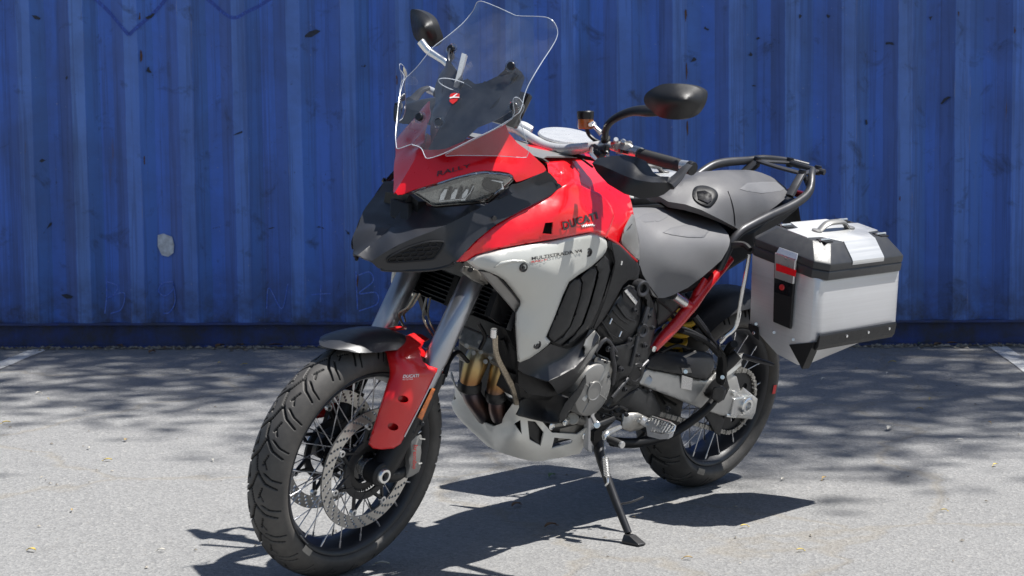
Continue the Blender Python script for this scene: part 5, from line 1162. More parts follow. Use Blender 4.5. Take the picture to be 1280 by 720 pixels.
ch_o = [(649, 500), (656, 497), (668, 492), (684, 490), (700, 492), (713, 497), (722, 486), (728, 474), (732.5, 469), (733, 476), (726, 492), (716, 508), (708, 522), (698, 529), (690, 530), (676, 527), (660, 523), (648, 520), (644.5, 518), (649, 509)]
chn = mk('chin_scoop', panel(ch_o, [(649, 505, .165), (684, 490, .17), (713, 497, .205), (732, 471, .212), (716, 508, .214), (698, 529, .195), (660, 523, .178), (680, 510, .150), (700, 512, .190)], step=6, edge=(2, .005)), M['black'], bike, solid=.005, split=28)
mk('chin_blade', panel([(732.5, 469), (733, 478), (726, 493), (716, 509), (708, 522), (698, 529), (699, 518), (705, 505), (716, 492), (724, 482)], .2155, step=5, edge=(1.5, .003)), M['charcoal'], chn, solid=.004)
mk('inner_panel', prism(qp([(648, 470, .19), (690, 488, .19), (700, 500, .17), (650, 500, .15), (640, 490, .15)]), (0, -.06, 0)), M['cable'], bike, smooth=False, fixn=True)
# front sprocket cover
sp_o = [(770, 500), (798, 483.5), (816, 490), (825, 508), (826, 516), (822, 522), (804, 524), (790, 520), (770, 514), (760, 510)]
mk('sprocket_cover', panel(sp_o, [(770, 500, .150), (816, 490, .142), (824, 518, .138), (770, 514, .150), (800, 505, .162)], step=6, edge=(3, .010)), M['charcoal'], bike, solid=.03)

# fasteners, clips and hoses over the engine and frame
for x, y, yy, r in ((748, 399, .190, .005), (766, 372, .186, .005), (793, 388, .182, .006), (787, 425, .192, .006), (760, 436, .195, .006), (776, 462, .196, .007), (781, 487, .184, .006), (806, 432, .178, .006), (811, 395, .172, .005), (759, 470, .197, .005), (752, 498, .195, .006), (757, 452, .196, .005), (797, 444, .184, .005), (816, 410, .168, .005), (722, 520, .150, .007), (706, 528, .148, .006), (753, 520, .17, .006), (764, 516, .17, .005), (783, 518, .19, .005), (835, 511, .15, .006), (812, 489, .152, .005)):
    d_ = N((.12, 1, .05)); p_ = Q(x, y, yy)
    mk('engine_bolt', lathe([(-.002, r * 1.5), (.002, r * 1.5), (.002, r), (.006, r), (.007, r * .7), (.004, r * .6), (.004, .0003)], p_, d_, 12), M['bright'] if (x * 7 + y) % 5 < 1 else M['grey_metal'], eb)
for pts, r in (([(748, 506, .182), (760, 512, .186), (772, 508, .182), (784, 512, .175)], .004), ([(740, 432, .17), (747, 445, .18), (756, 452, .186), (760, 470, .19)], .0045), ([(800, 352, .165), (812, 362, .155), (822, 378, .15), (822, 398, .15)], .004), ([(735, 522, .15), (748, 516, .168), (765, 520, .176), (775, 524, .18)], .0035), ([(820, 372, .16), (835, 385, .15), (842, 398, .14)], .005), ([(826, 440, .12), (845, 432, .13), (862, 436, .13)], .005), ([(598, 404, .12), (606, 420, .12), (600, 436, .10)], .006), ([(628, 424, .15), (636, 446, .15), (640, 470, .14)], .006)):
    mk('engine_hose', tube(qp(pts), r, 7, 5), M['cable'], bike)
for pts in ([(766, 388, .189), (775, 398, .193), (786, 406, .188)], [(752, 407, .186), (764, 418, .191), (778, 426, .188)], [(758, 392, .187), (770, 404, .192), (783, 414, .189)]): mk('casting_line', tube(qp(pts), .0016, 5, 3), M['engine'], ec)
# ------------------------------------------------------------------ swingarm, subframe, rack, side cases, stands, pegs
sa_o = [(797, 480), (807, 460.5), (830, 465), (852, 469), (866, 472.5), (880, 475.5), (890, 473), (898, 462), (908, 455), (920, 446), (929.5, 441), (931, 446), (924, 457), (917, 468), (921, 471), (925.5, 488), (929, 484), (947, 498.5), (946, 505), (944, 516), (940, 524), (917, 522), (900, 519), (879, 512), (844, 498)]
for s in (1, -1):
    mm = (lambda g: g) if s > 0 else (lambda g: g.mirror())
    sa = mk('swingarm', mm(panel(sa_o, [(797, 480, .138), (807, 461, .136), (866, 473, .136), (879, 512, .136), (905, 460, .136), (929, 442, .132), (945, 505, .132), (940, 524, .132), (850, 485, .146), (905, 495, .142)], step=6, edge=(3, .008))), M['swing'], bike, solid=.035 * s)
    mk('axle_nut', lathe([(0, .034), (.008, .034), (.010, .029), (.020, .028), (.023, .024), (.023, .015), (.008, .013), (.008, .0005)], N((.0, .136 * s, RR)), (0, s, 0), 28), M['bright'], sa)
    mk('axle_block', box((.016, .139 * s, RR), (.10, .016, .060)), M['alloy'], sa, smooth=False, bevel=.004)
    mk('adjuster_bolt', cyl((.03, .138 * s, RR - .035), (.085, .138 * s, RR - .024), .006, 10), M['bright'], sa)
    mk('arm_plate', mm(panel([(853, 469), (866, 473), (864.5, 488), (851.5, 485.5)], .1485, step=5)), M['alloy'], sa, solid=.003 * s)
    mk('arm_recess', mm(panel([(879, 490), (889, 477.5), (902, 466), (908, 470), (912, 485), (905, 500), (890, 500), (881, 495)], .1475, step=6, edge=(2, .004))), M['cable'], sa, solid=.004 * s)
    mk('arm_bolt', cyl(N((.075, .135 * s, RR + .05)), N((.075, .152 * s, RR + .05)), .009, 12), M['bright'], sa)
# chain guard / hugger
hu_o = [(807, 460), (812, 447), (822, 441), (836, 438.5), (852, 440), (866, 438), (880, 439), (891, 444), (893, 458), (889, 468), (881, 475), (866, 472), (852, 468.5), (830, 464.5)]
hug = mk('chain_guard', panel(hu_o, [(807, 460, .140), (822, 441, .125), (852, 440, .112), (891, 446, .118), (884, 472, .146), (852, 466, .150), (850, 454, .142), (875, 455, .135)], step=6, edge=(2.5, .006)), M['charcoal'], bike, solid=.02, split=26)
mk('guard_bolt', cyl(Q(857, 464.5, .146), Q(857, 464.5, .156), .007, 12), M['bright'], hug)
mk('guard_tab', panel([(852, 460), (863, 460), (865, 466), (853, 466)], .151, step=4), M['cover'], hug, solid=.003)
mk('guard_glint', panel([(854, 445.5), (870, 438.5), (871, 440.5), (857, 447.5)], .146, step=4), M['cover'], hug, solid=.003)
mk('lower_guard', panel([(885, 508), (897, 514), (906, 523), (901, 540), (900, 545), (893, 541), (886, 528), (880, 518)], .120, step=5, edge=(2, .005)), M['charcoal'], bike, solid=.02)
# rear mudguard over the tyre
rings = []
for a in np.radians(np.linspace(40, -25, 18)):
    ring = []
    for t in np.linspace(-1, 1, 13):
        rr = .352 - .05 * abs(t) ** 2.5; ring.append((rr * math.sin(a), .092 * t, RR + rr * math.cos(a)))
    rings.append(ring)
mk('rear_mudguard', loft(rings, closed=False), M['black'], bike, solid=.004, fixn=True)
mk('under_seat_tray', loft([[N((x, y, z)) for y, z in ((-w, z0), (w, z0), (w, z1), (-w, z1))] for x, w, z0, z1 in ((.56, .13, .70, .86), (.35, .14, .72, .87), (.10, .13, .80, .90), (-.10, .10, .90, .955), (-.20, .08, .93, .965))]), M['cable'], bike, smooth=False, bevel=.015, fixn=True)
mk('seat_side_cover', panel([(820, 372), (838, 370), (850, 366), (858, 372), (846, 388), (832, 402), (822, 408), (820, 396), (817, 380)], .150, step=6, edge=(3, .008)), M['charcoal'], bike, solid=.01)
# red subframe
for s in (1, -1):
    mm = (lambda g: g) if s > 0 else (lambda g: g.mirror())
    sf_ = mk('subframe', mm(tube(qp([(817, 436, .150), (829, 422, .152), (845, 405, .152), (858, 389, .150), (866, 380, .148), (880, 362, .145), (895, 344, .142), (912, 323, .138)]), [.0125, .0175, .0185, .0195, .019, .0155, .0150, .0150], 14, 3)), M['red_frame'], bike)
    mk('subframe_strut', mm(tube(qp([(864, 384, .146), (871, 366, .142), (880, 349, .138)]), .013, 12)), M['red_frame'], sf_)
    mk('subframe_lug', mm(tube(qp([(862, 383, .15), (854, 378, .152)]), [.016, .014], 12)), M['red_frame'], sf_)
    mk('subframe_sleeve', mm(tube(qp([(855, 378.5, .152), (841, 368.5, .155)]), .0155, 14)), M['bright'], sf_)
    mk('subframe_bolt', mm(lathe([(0, .0085), (.003, .0085), (.004, .006), (.001, .005), (.001, .0003)], Q(817, 436, .1625), (.1, 1, 0), 16)), M['bright'], sf_)
    # passenger footrest bracket
    pb = mk('footrest_bracket', mm(tube(qp([(866, 394, .150), (880, 413, .165), (893, 430, .18), (903, 447, .19), (902, 466, .19), (900, 478, .185)]), [.016, .015, .015, .018, .022, .018], 8, 4, flat=(.6, 1))), M['black'], bike)
    mk('bracket_arm', mm(tube(qp([(851, 412, .155), (868, 418, .165), (885, 428, .178), (899, 443, .188)]), [.016, .018, .017, .016], 8, 4, flat=(.6, 1))), M['black'], pb)
    for pts in ([(871, 394, .160), (885, 413, .173), (894, 432, .186)], [(852, 408.5, .164), (868, 415, .174), (881, 424, .184), (891, 434, .190)]):
        mk('bracket_edge', mm(tube(qp(pts), .0032, 6, 3)), M['grey_metal'], pb)
    mk('footrest_rubber', mm(tube(qp([(903, 462, .19), (912, 452, .20), (922, 443, .212)]), [.016, .020, .017], 12, 3)), M['soft'], pb)
    mk('passenger_footrest', mm(tube(qp([(928, 445, .20), (945, 450, .235), (957, 453, .262), (967, 456, .280)]), [.012, .012, .0095, .006], 10, 2, flat=(.7, 1.2))), M['grey_metal'], pb)
    mk('bracket_bolt', mm(cyl(Q(903, 471.5, .205), Q(903, 471.5, .213), .007, 12)), M['bright'], pb)
    mk('heel_pad', mm(panel([(892, 484), (903, 482), (908, 487), (904, 500), (898, 504), (889, 498)], .19, step=5, edge=(2, .006))), M['black'], pb, solid=.01 * s)
# rear shock spring
sp = Geo()
for k in range(6):
    pass
cs_ = []
A_, B_ = Q(852, 400, .05), Q(842, 422, .03)
ax_ = unit(B_ - A_); u_ = unit(np.cross(ax_, (0, 1, 0))); w_ = np.cross(ax_, u_)
for t in np.linspace(0, 1, 90):
    a = t * 2 * math.pi * 4; cs_.append(A_ - ax_ * .04 + ax_ * .16 * t + .038 * (math.cos(a) * u_ + math.sin(a) * w_))
mk('shock_spring', tube(cs_, .0085, 8), M['gold'], bike); mk('shock_body', cyl(A_ - ax_ * .09, A_ + ax_ * .16, .024, 16), M['engine'], bike)
mk('shock_mount', cyl(Q(876, 417, .06), Q(874, 418, .11), .022, 18), M['grey_metal'], bike)
# grab rails and luggage rack
railL = [(896, 344, .140), (906, 322, .148), (914, 304, .150), (925, 290, .151), (938, 282, .152), (960, 271, .152), (980, 262, .150), (995, 254, .148), (1006, 246, .142), (1012, 238, .132), (1014, 228, .118), (1014.5, 219, .100), (1016, 212, .078)]
rl = [.011, .012, .013, .014, .015, .0155, .015, .0145, .014, .0135, .013, .012, .010]
railR = [(862, 226, -.12), (880, 213, -.125), (893, 206, -.125), (910, 202.5, -.12), (935, 200.5, -.11), (955, 198, -.095), (985, 201, -.065), (1010, 207, -.02)]
rails = []
for s in (1, -1):
    g = tube(qp(railL if s > 0 else railR), rl if s > 0 else [.011, .013, .014, .014, .013, .012, .011, .011], 14, 4); rails.append(mk('grab_rail', g, M['grey_metal'], bike))
    t_ = tube(qp([(1003, 216, .088), (995, 230, .098), (987, 245, .105)]), [.011, .012, .012], 8, 3, flat=(.7, 1.2)); mk('rack_strut', t_ if s > 0 else t_.mirror(), M['grey_metal'], rails[-1])
    t_ = tube(qp([(1003, 217, .088), (1008, 225, .098), (1011, 232, .114)]), [.008, .009, .010], 8, 3); mk('rack_strut', t_ if s > 0 else t_.mirror(), M['grey_metal'], rails[-1])
    for x, y, yy in ((1003, 215, .088), (1022.5, 210, .055)):
        k_ = Q(x, y, yy); k2 = k_ * (1, s, 1); mk('rack_knob', lathe([(-.022, .011), (.004, .0125), (.008, .011), (.008, .0005)], k2, (0, 0, 1), 16), M['black_satin'], rails[-1])
pk = [Q(x, y, yy) for x, y, yy in ((1003, 217, .088), (1021, 213, .055))]
rk = tube([pk[0] * (1, t, 1) + N((.01 * (1 - t * t), 0, 0)) for t in np.linspace(1, -1, 9)], .011, 10, flat=(.6, 1.3)); rk.merge(tube([pk[1] * (1, t, 1) + N((.004 * (1 - t * t), 0, 0)) for t in np.linspace(1.5, -1.5, 9)], .010, 10))
for s in (1, -1): rk.merge(tube([pk[0] * (1, s, 1), pk[1] * (1, s, 1)], .010, 10, flat=(.6, 1.3)))
mk('luggage_rack', rk, M['grey_metal'], bike)
mk('tail_light', box(Q(1003, 238, .0) + N((.02, 0, -.01)), (.03, .08, .022)), M['red_dark'], bike, smooth=False, bevel=.008)
mk('plate_holder', tube([(-.24, 0, .93), (-.33, 0, .80), (-.38, 0, .68)], [.03, .022, .02], 8, 3, flat=(.4, 1.6)), M['black'], bike)
# ---- aluminium side cases
XF, XR = .262, -.190
def case():
    body_f = [(940, 312), (1010, 338), (1021, 344), (1024.5, 352), (1020, 424), (1016, 437), (1003, 459), (975, 444.5), (938, 406)]
    Pf = QX(N(body_f)[:, 0], N(body_f)[:, 1], N([XF] * 9)); Pf[4:6, 1] -= .0
    out = []
    for x, k in ((XF, .92), (XF - .004, .95), (XF - .014, .985), (XF - .03, 1.), (XR + .03, 1.), (XR + .014, .985), (XR + .004, .95), (XR, .92)):
        q = Pf.copy(); c = N((0, Pf[0][1], Pf[:, 2].mean())); q[:, 1] = c[1] + (q[:, 1] - c[1]) * k; q[:, 0] = x; tt_ = (XF - x) / (XF - XR); q[6, 2] += .050 * tt_; q[6, 1] -= .03 * tt_; q[7, 2] += .02 * tt_
        out.append(q)
    return out
def case_parts(s):
    mm = (lambda g: g) if s > 0 else (lambda g: g.mirror())
    R = case(); body = mk('side_case', mm(loft(R)), M['case'], bike, smooth=True, bevel=.004, fixn=True, split=40)
    tag(body, 'brushed aluminium side case with a black ribbed lid')
    Pf = R[3]; top = Pf[0][2]; yi, yo = Pf[0][1], Pf[3][1]; zi, zo = Pf[0][2], Pf[2][2]
    # lid: band, then chamfered crown
    def ring(grow, dz, cut=.0):
        x0, x1 = XF + grow, XR - grow; a, b = yi - grow, yo + grow + .002; c = .035 + cut
        z = lambda y: zi + (zo - zi) * (y - yi) / (yo - yi) + dz
        pts = [(x0, a + c * .5), (x0, b - c), (x0 - c, b), (x1 + c, b), (x1, b - c), (x1, a + c * .5), (x1 + c * .5, a), (x0 - c * .5, a)]
        return [N((x, y, z(y))) for x, y in pts]
    lid = loft([ring(.003, -.014), ring(.007, -.010), ring(.007, .012), ring(.004, .015), ring(.007, .017), ring(.007, .036), ring(.003, .041), ring(-.034, .082, .004), ring(-.038, .0835, .004)])
    lo = mk('lid', mm(lid), M['lidplastic'], body, bevel=.003, fixn=True, split=25)
    zt = ring(-.038, .0835); c = np.mean(zt, axis=0); nrm = unit(np.cross(zt[1] - zt[0], zt[3] - zt[0])); nrm = nrm if nrm[2] > 0 else -nrm
    ex = N((1, 0, 0)); ey = unit(np.cross(nrm, ex)); hx = (XF - XR) / 2 - .036; hy = (yo - yi) / 2 - .032
    tp = [(-1, -.40), (-.66, -.46), (-.50, -1), (.50, -1), (.66, -.46), (1, -.40), (1, .40), (.66, .46), (.45, 1.02), (-.45, 1.02), (-.66, .46), (-1, .40)]
    pl = [c + ex * hx * a + ey * hy * b for a, b in tp]
    pt = mk('lid_plate', mm(prism([p - nrm * .004 for p in pl], nrm * .0065)), M['case_top'], lo, bevel=.0015, smooth=False, fixn=True)
    # plate tongue running over the outer edge
    tz = ring(.0145, .044); tt = [N((c[0] + a, y, z)) for a, y, z in ((.075, 0, 0),)]
    yo2 = yo + .0105; zq = lambda y, dz: zi + (zo - zi) * (y - yi) / (yo - yi) + dz
    tn = loft([[N((c[0] - .085, y, zq(y, dz))), N((c[0] + .085, y, zq(y, dz))), N((c[0] + .085, y, zq(y, dz) - .006)), N((c[0] - .085, y, zq(y, dz) - .006))] for y, dz in ((yo - .034, .0872), (yo + .0065, .0452), (yo2, .040), (yo2 + .001, .034))])
    mk('lid_tongue', mm(tn), M['case_top'], lo, smooth=False, fixn=True)
    # carry handle
    hgl = tube([c + ex * a + nrm * h for a, h in ((-.075, .004), (-.055, .018), (-.03, .026), (.03, .026), (.055, .018), (.075, .004))], [.010, .011, .013, .013, .011, .010], 10, 3, flat=(.55, 1.1), up=nrm)
    ho = mk('carry_handle', mm(hgl), M['cover'], lo)
    for a in (-.088, .088): mk('handle_foot', mm(cyl(c + ex * a + nrm * .001, c + ex * a + nrm * .008, .016, 16)), M['cover'], ho)
    # lashing eyes in the four corners
    for a, b in ((-.80, -.75), (.80, -.75), (-.80, .78), (.80, .78)):
        p = c + ex * hx * a + ey * hy * b; mk('lashing_recess', mm(box(p + nrm * .0005, (.040, .034, .004), np.column_stack([ex, ey, nrm]))), M['cable'], lo, smooth=False)
        mk('lashing_bar', mm(tube([p - ex * .024 + nrm * .004, p + ex * .024 + nrm * .004], .004, 8)), M['alloy'], lo)
    # latch on the front face
    def fx(px, py, dx): return QX(px, py, XF + dx)
    if s > 0:
        lq = [(968.5, 412), (970, 320), (998.5, 334), (989.5, 411)]
        q = [fx(970.5, 315, .004), fx(997, 325, .004), fx(990, 411, .004), fx(968.5, 402, .004)]
        mk('latch_base', prism(q, (.010, 0, 0)), M['black'], body, smooth=False, bevel=.002, fixn=True)
        q = [fx(970.5, 315.5, .016), fx(996.5, 325, .016), fx(993.5, 355, .012), fx(970, 347, .012)]
        lt = mk('latch_flap', prism(q, (.009, 0, 0)), M['alloy'], body, smooth=False, bevel=.002, fixn=True)
        q = [fx(970.3, 329, .0255), fx(995.3, 338, .0250), fx(994.4, 346, .0240), fx(970.2, 338, .0240)]
        mk('latch_red_reflection', prism(q, (.0012, 0, 0)), M['red'], lt, smooth=False, fixn=True)  # red strip painted on as the bike's red mirrored in the flap
        q = [fx(975, 309, .012), fx(998, 317, .012), fx(996.5, 325, .022), fx(971, 316, .022)]
        mk('latch_top', prism(q, (.004, 0, 0)), M['alloy'], lt, smooth=False, bevel=.001, fixn=True)
        pk_ = fx(978, 359, .016); mk('lock', lathe([(-.004, .009), (.004, .009), (.006, .007), (.005, .0005)], pk_, (1, 0, 0), 18), M['ink_red'], lt)
        mk('lock_plate', prism([fx(969, 347, .0135), fx(990, 352, .0135), fx(989, 371, .0135), fx(969, 365, .0135)], (.004, 0, 0)), M['gloss_black'], lt, smooth=False, fixn=True)
        for x, y in ((945, 405), (967.5, 415.5), (991.5, 424.5)): mk('rivet', cyl(fx(x, y, 0), fx(x, y, .003), .005, 10), M['alloy'], body)
    # black corner protectors along the bottom
    Pb = [QX(x, y, XF) for x, y in ((986.5, 430), (1018, 427), (1003, 460.5))]
    pr = loft([[P + N((.004, .002, -.001)) for P in Pb], [P + N((-.03, .004, -.002)) for P in Pb]]); mk('corner_guard', mm(pr), M['black'], body, smooth=False, fixn=True)
    Pc = [QX(x, y, XF) for x, y in ((1021.5, 417), (1022.5, 420), (1020, 433), (1016.5, 438), (1014, 436))]
    o1 = [p + N((-.006, .0035, -.0015)) for p in Pc]; o2 = [N((XR + .028, p[1], p[2])) + N((0, .0035, -.0015)) for p in Pc]
    eb_ = mk('edge_guard', mm(loft([o1, o2])), M['black'], body, smooth=False, fixn=True, bevel=.002)
    for t in (.34, .62, .9):
        p = o1[1] * (1 - t) + o2[1] * t + N((0, .0, -.012)); mk('rivet', mm(cyl(p, p + N((0, .004, 0)), .0045, 10)), M['bright'], body)
    pi = [QX(x, y, XF) for x, y in ((937, 404), (949, 409), (950, 425), (944, 421), (937, 410))]
    mk('inner_guard', mm(prism([p + N((.002, 0, 0)) for p in pi], (.004, 0, 0))), M['black'], body, smooth=False, fixn=True)
    p = QX(944, 416, XF); mk('rivet', mm(cyl(p + N((.005, 0, 0)), p + N((.010, 0, 0)), .005, 10)), M['bright'], body)
    # carrier tube between case and bike
    ct = tube([N((XF - .01, yi - .012, zi - .02)), N((XF - .012, yi - .014, zi - .16)), N((XF - .015, yi - .016, zi - .24)), N((XF + .005, yi - .03, zi - .275)), N((XF + .01, yi - .045, zi - .30))], .0065, 10, 4); mk('case_carrier', mm(ct), M['bright'], bike)
    ct = tube(qp([(938, 312, .22), (930, 306, .19), (915, 306, .155)]), [.008, .010, .012], 8, 3); mk('carrier_mount', mm(ct), M['engine'], bike)
    ct = tube([N((XF - .02, yi - .015, zi - .30)), N((.22, .20, .55)), N((.20, .17, .50))], [.012, .014, .012], 8, 3); mk('carrier_mount', mm(ct), M['black'], bike)
for s in (1, -1): case_parts(s)
# ---- foot controls on the near side
for s in (1, -1):
    mm = (lambda g: g) if s > 0 else (lambda g: g.mirror())
    bk = mk('footrest_hanger', mm(panel([(776, 516), (797, 515.5), (812, 523), (809, 532), (800, 537), (788, 540), (776, 536)], [(776, 520, .165), (812, 525, .205), (800, 536, .20), (788, 528, .19)], step=5, edge=(2, .006))), M['cast'], bike, solid=.02 * s)
    pg_ = mk('footrest', mm(tube(qp([(801, 524, .198), (807, 528, .208), (813, 531, .224)]), [.012, .013, .012], 10)), M['alloy'], bike, fixn=True)
    base_ = [(808, 528, .215), (815, 523.5, .235), (838, 531, .300), (843.5, 535, .318), (842, 540.5, .320), (836, 543.5, .308), (826, 544, .275), (810, 540, .222)]
    P = qp(base_); mk('footrest_body', mm(loft([P, P + N((0, 0, -.014))])), M['case'], pg_, smooth=False, bevel=.002, fixn=True)
    te_ = Geo()
    for t in np.linspace(.06, .94, 8):
        a = P[1] * (1 - t) + P[3] * t; b_ = P[7] * (1 - t) + P[5] * t
        pts = [a + (b_ - a) * u + N((0, 0, .004 + (.004 if k % 2 else 0))) for k, u in enumerate(np.linspace(0, 1, 7))]; te_.merge(tube(pts, .0028, 6))
    te_.merge(tube(np.vstack([P, P[:1]]) + N((0, 0, .006)), .0034, 6)); mk('footrest_teeth', mm(te_), M['bright'], pg_)
    mk('hanger_bolt', mm(cyl(Q(798.5, 526, .205), Q(798.5, 526, .212), .006, 12)), M['cast'], bk)
gl = mk('gear_lever', tube(qp([(775, 534, .20), (766, 538, .205), (757, 543, .21), (757, 549, .215)]), [.007, .0085, .010, .009], 10, 3), M['bright'], bike)
mk('lever_pad', tube(qp([(761, 549, .225), (769, 552, .25), (777, 556, .275)]), [.010, .0105, .0105], 14), M['soft'], gl)
mk('pad_end', cyl(Q(776, 555.5, .272), Q(778.5, 556.5, .28), .0105, 14), M['alloy'], gl)
mk('shift_rod', tube(qp([(746, 531, .19), (754, 528.5, .19), (767, 523, .185)]), [.006, .008, .007], 10), M['engine'], bike)
mk('rod_joint', cyl(Q(746, 531, .19), Q(746, 531, .205), .010, 14), M['bright'], bike)
mk('shift_arm', tube(qp([(741, 511, .19), (740, 520, .195), (745, 530, .195)]), [.008, .006, .008], 10), M['alloy'], bike)
# ---- side stand
foot = BM.T @ ground_pt(790, 680); topp = Q(746, 548, .150)
sd = mk('side_stand', tube([Q(744, 535, .146), topp, topp + (foot - topp) * .25 + N((.012, 0, 0)), topp + (foot - topp) * .6 + N((.008, 0, 0)), foot + (topp - foot) * .10], [.016, .018, .0140, .0118, .0108], 14, 4), M['stand'], bike)
fu = BM.T @ N((0, 0, 1.0)); fx_ = unit(BM.T @ N((.15, 1.0, 0))); fy_ = np.cross(fu, fx_)
mk('stand_foot', loft([[foot + fu * h + fx_ * a + fy_ * b for a, b in r] for h, r in ((.002, [(-.022, -.020), (.042, -.014), (.042, .014), (-.022, .020)]), (.008, [(-.022, -.020), (.042, -.014), (.042, .014), (-.022, .020)]), (.026, [(-.022, -.012), (.002, -.012), (.002, .012), (-.022, .012)]))]), M['stand'], sd, smooth=False, bevel=.002, fixn=True)
mk('stand_pivot', prism(qp([(736, 520, .15), (744, 518, .155), (745, 560, .165), (740, 567, .165), (735, 562, .155)]), (0, -.02, 0)), M['case'], bike, smooth=False, bevel=.003, fixn=True)
mk('stand_bracket', prism(qp([(743, 540, .17), (750, 534, .17), (755, 545, .17), (754, 560, .17), (746, 562, .17), (742, 552, .17)]), (0, -.03, 0)), M['cable'], sd, smooth=False, fixn=True)
sps = []; A_, B_ = Q(756.5, 572, .245), Q(759, 596, .275); ax_ = unit(B_ - A_); u_ = unit(np.cross(ax_, (0, 1, 0))); w_ = np.cross(ax_, u_); Ls = np.linalg.norm(B_ - A_)
for t in np.linspace(0, 1, 160):
    a = t * 2 * math.pi * 12; sps.append(A_ + ax_ * Ls * t + .0085 * (math.cos(a) * u_ + math.sin(a) * w_))
mk('stand_spring', tube(sps, .0019, 5), M['bright'], sd)
mk('spring_hook', tube([Q(755, 548, .19), Q(755.5, 560, .215), A_], .003, 6, 3), M['bright'], sd); mk('spring_hook', tube([B_, Q(760, 603, .285), Q(757, 607, .275)], .003, 6, 3), M['bright'], sd)
mk('stand_tang', tube([topp + (foot - topp) * .63, topp + (foot - topp) * .62 + N((-.02, .03, .012)), topp + (foot - topp) * .60 + N((-.05, .05, .022))], .003, 6, 3), M['grey_metal'], sd)
# ---- centre stand folded under the engine
for s in (1, -1):
    g = tube(qp([(898, 492, .165), (891, 502, .166), (880, 514, .165), (866, 525, .160), (850, 536, .155), (838, 543, .150), (815, 550, .140), (790, 554, .13), (765, 552, .12)]), [.014, .014, .014, .014, .014, .014, .015, .015, .015], 12, 3)
    mk('centre_stand', g if s > 0 else g.mirror(), M['cable'], bike)
mk('stand_cross_tube', cyl((.46, -.13, .30), (.46, .13, .30), .016, 14), M['black'], bike)
mk('silencer', tube([(.95, -.02, .34), (.80, -.03, .33), (.66, -.10, .35), (.45, -.16, .42), (.2, -.19, .52), (-.08, -.20, .60)], [.05, .07, .055, .045, .06, .06], 16, 4), M['engine'], bike)
# ------------------------------------------------------------------ leaves and litter on the asphalt
def mat_dry(name, col): return surf(name, col, .7, var=.3, mottle=60)
DRY = [mat_dry('dry_tan_leaf', (.36, .25, .10)), mat_dry('dry_yellow_leaf', (.48, .36, .08)), mat_dry('brown_leaf', (.16, .09, .045)), mat_dry('green_leaf', (.12, .20, .07)), mat_dry('pale_leaf', (.55, .52, .45))]
def leaf(px, py, L, mi, ang, label, group, cat='leaf', name='fallen_leaf'):
    c = ground_pt(px, py); a = ang; u = N((math.cos(a), math.sin(a), 0)); w = N((-math.sin(a), math.cos(a), 0)); V = []; F = []; n = 7
    for i in range(n):
        t = i / (n - 1); wd = .42 * L * math.sin(math.pi * min(1, t * .92 + .04)) ** .8 * (1 - .25 * t); curl = .10 * L * math.sin(t * 3.1) + .002
        for sg in (-1, 0, 1): V.append(c + u * (t - .5) * L + w * sg * wd / 2 + N((0, 0, .004 + curl + (.09 * L if sg else 0))))
    for i in range(n - 1):
        for k in range(2): F.append((3 * i + k, 3 * i + k + 1, 3 * i + k + 4, 3 * i + k + 3))
    g = Geo().add(V, F); g.merge(tube([c - u * .5 * L + N((0, 0, .005)), c - u * .72 * L + N((0, 0, .003))], .0012, 4))
    o = mk(name, g, DRY[mi], smooth=True, solid=.0006); tag(o, label, cat, group); return o
leaf(689.5, 597.5, .055, 3, .4, 'curled green leaf lying in the shadow under the skid plate', None)
leaf(186, 431.5, .10, 3, .1, 'flat grey green leaf against the foot of the container', None)
leaf(645, 634, .05, 2, .2, 'brown twig-like leaf in the motorcycle shadow', None)
leaf(688, 660, .05, 2, .0, 'dark dry leaf at the edge of the motorcycle shadow', None)
leaf(659, 620, .022, 4, .4, 'small pale bit of bark in the motorcycle shadow', None, 'bark')
leaf(478, 708, .04, 4, 2.2, 'pale leaf scrap beside the front tyre', None)
leaf(978, 601, .022, 4, .3, 'small grey pebble-like leaf scrap beyond the rear tyre', None)
leaf(1112, 538, .06, 4, .3, 'tan stick-shaped leaf in front of the side case', None)
T = 'tiny dry leaf scattered on the sunlit asphalt'
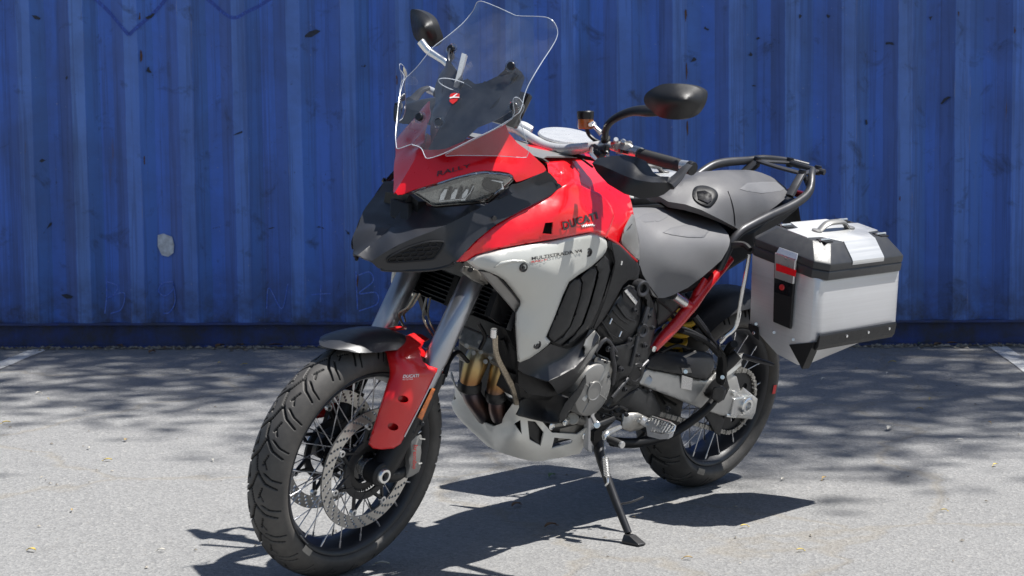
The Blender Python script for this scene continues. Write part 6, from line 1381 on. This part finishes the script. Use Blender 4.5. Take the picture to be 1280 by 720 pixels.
for x, y in ((111, 562), (135, 577), (266, 577), (234, 465), (274, 455), (306, 457), (157, 552), (60, 500), (8, 530), (48, 493), (1029, 475), (1150, 513), (1116, 454), (1162, 500), (1237, 530), (1200, 552), (1109, 468), (1244, 583), (1030, 600), (930, 660), (1180, 640), (90, 640), (202, 690), (40, 690), (1000, 690), (860, 700)):
    mi = int(rng.choice([0, 1, 1, 4])); w_ = {0: 'tan', 1: 'yellow', 4: 'pale grey'}[mi]
    leaf(x, y, float(rng.uniform(.018, .034)), mi, float(rng.uniform(0, 6)), f'tiny dry {w_} leaf scattered on the sunlit asphalt', f'tiny {w_} leaves on the asphalt')
T2 = 'small brown leaf drifted against the foot of the container'
for x, y in ((70, 433), (104, 432), (150, 434), (205, 436), (238, 432), (262, 432), (275, 434), (300, 433), (345, 433), (1150, 431), (1172, 432), (1190, 431), (1250, 431)):
    mi = int(rng.choice([0, 2, 2, 3])); w_ = {0: 'tan', 2: 'brown', 3: 'green'}[mi]
    leaf(x, y + .6, float(rng.uniform(.04, .08)), mi, float(rng.uniform(0, 6)), f'small {w_} leaf drifted against the foot of the container', f'{w_} leaves along the container')
leaf(190, 442, .07, 2, .5, 'reddish brown leaf lying clear of the container foot', None)
# grit and leaf crumbs nobody could count
V = []; F = []
for k in range(2050):
    if k < 1700:
        s = rng.uniform(-3.7, 2.4); d = abs(rng.normal(0, .06)) + .01; p = CN * (CDIST - d) + CD * s; L = rng.uniform(.006, .022)
    else:
        p = N((rng.uniform(-3, 3.4), rng.uniform(-3.2, 2.6), 0)); L = rng.uniform(.003, .010)
    a = rng.uniform(0, 6.3); u = N((math.cos(a), math.sin(a), 0)) * L; w = N((-math.sin(a), math.cos(a), 0)) * L * rng.uniform(.3, .7); i = len(V); q = N((p[0], p[1], .0035))
    V += [q - u, q + w, q + u, q - w, q + N((0, 0, L * .5))]; F += [(i, i + 1, i + 4), (i + 1, i + 2, i + 4), (i + 2, i + 3, i + 4), (i + 3, i, i + 4)]
M['grit'] = mat_leaf('grit_and_crumbs', (.09, .07, .045), (.30, .27, .22))
tag(mk('leaf_litter', Geo().add(V, F), M['grit'], smooth=False), 'fine grit and leaf crumbs over the asphalt', 'litter', kind='stuff')
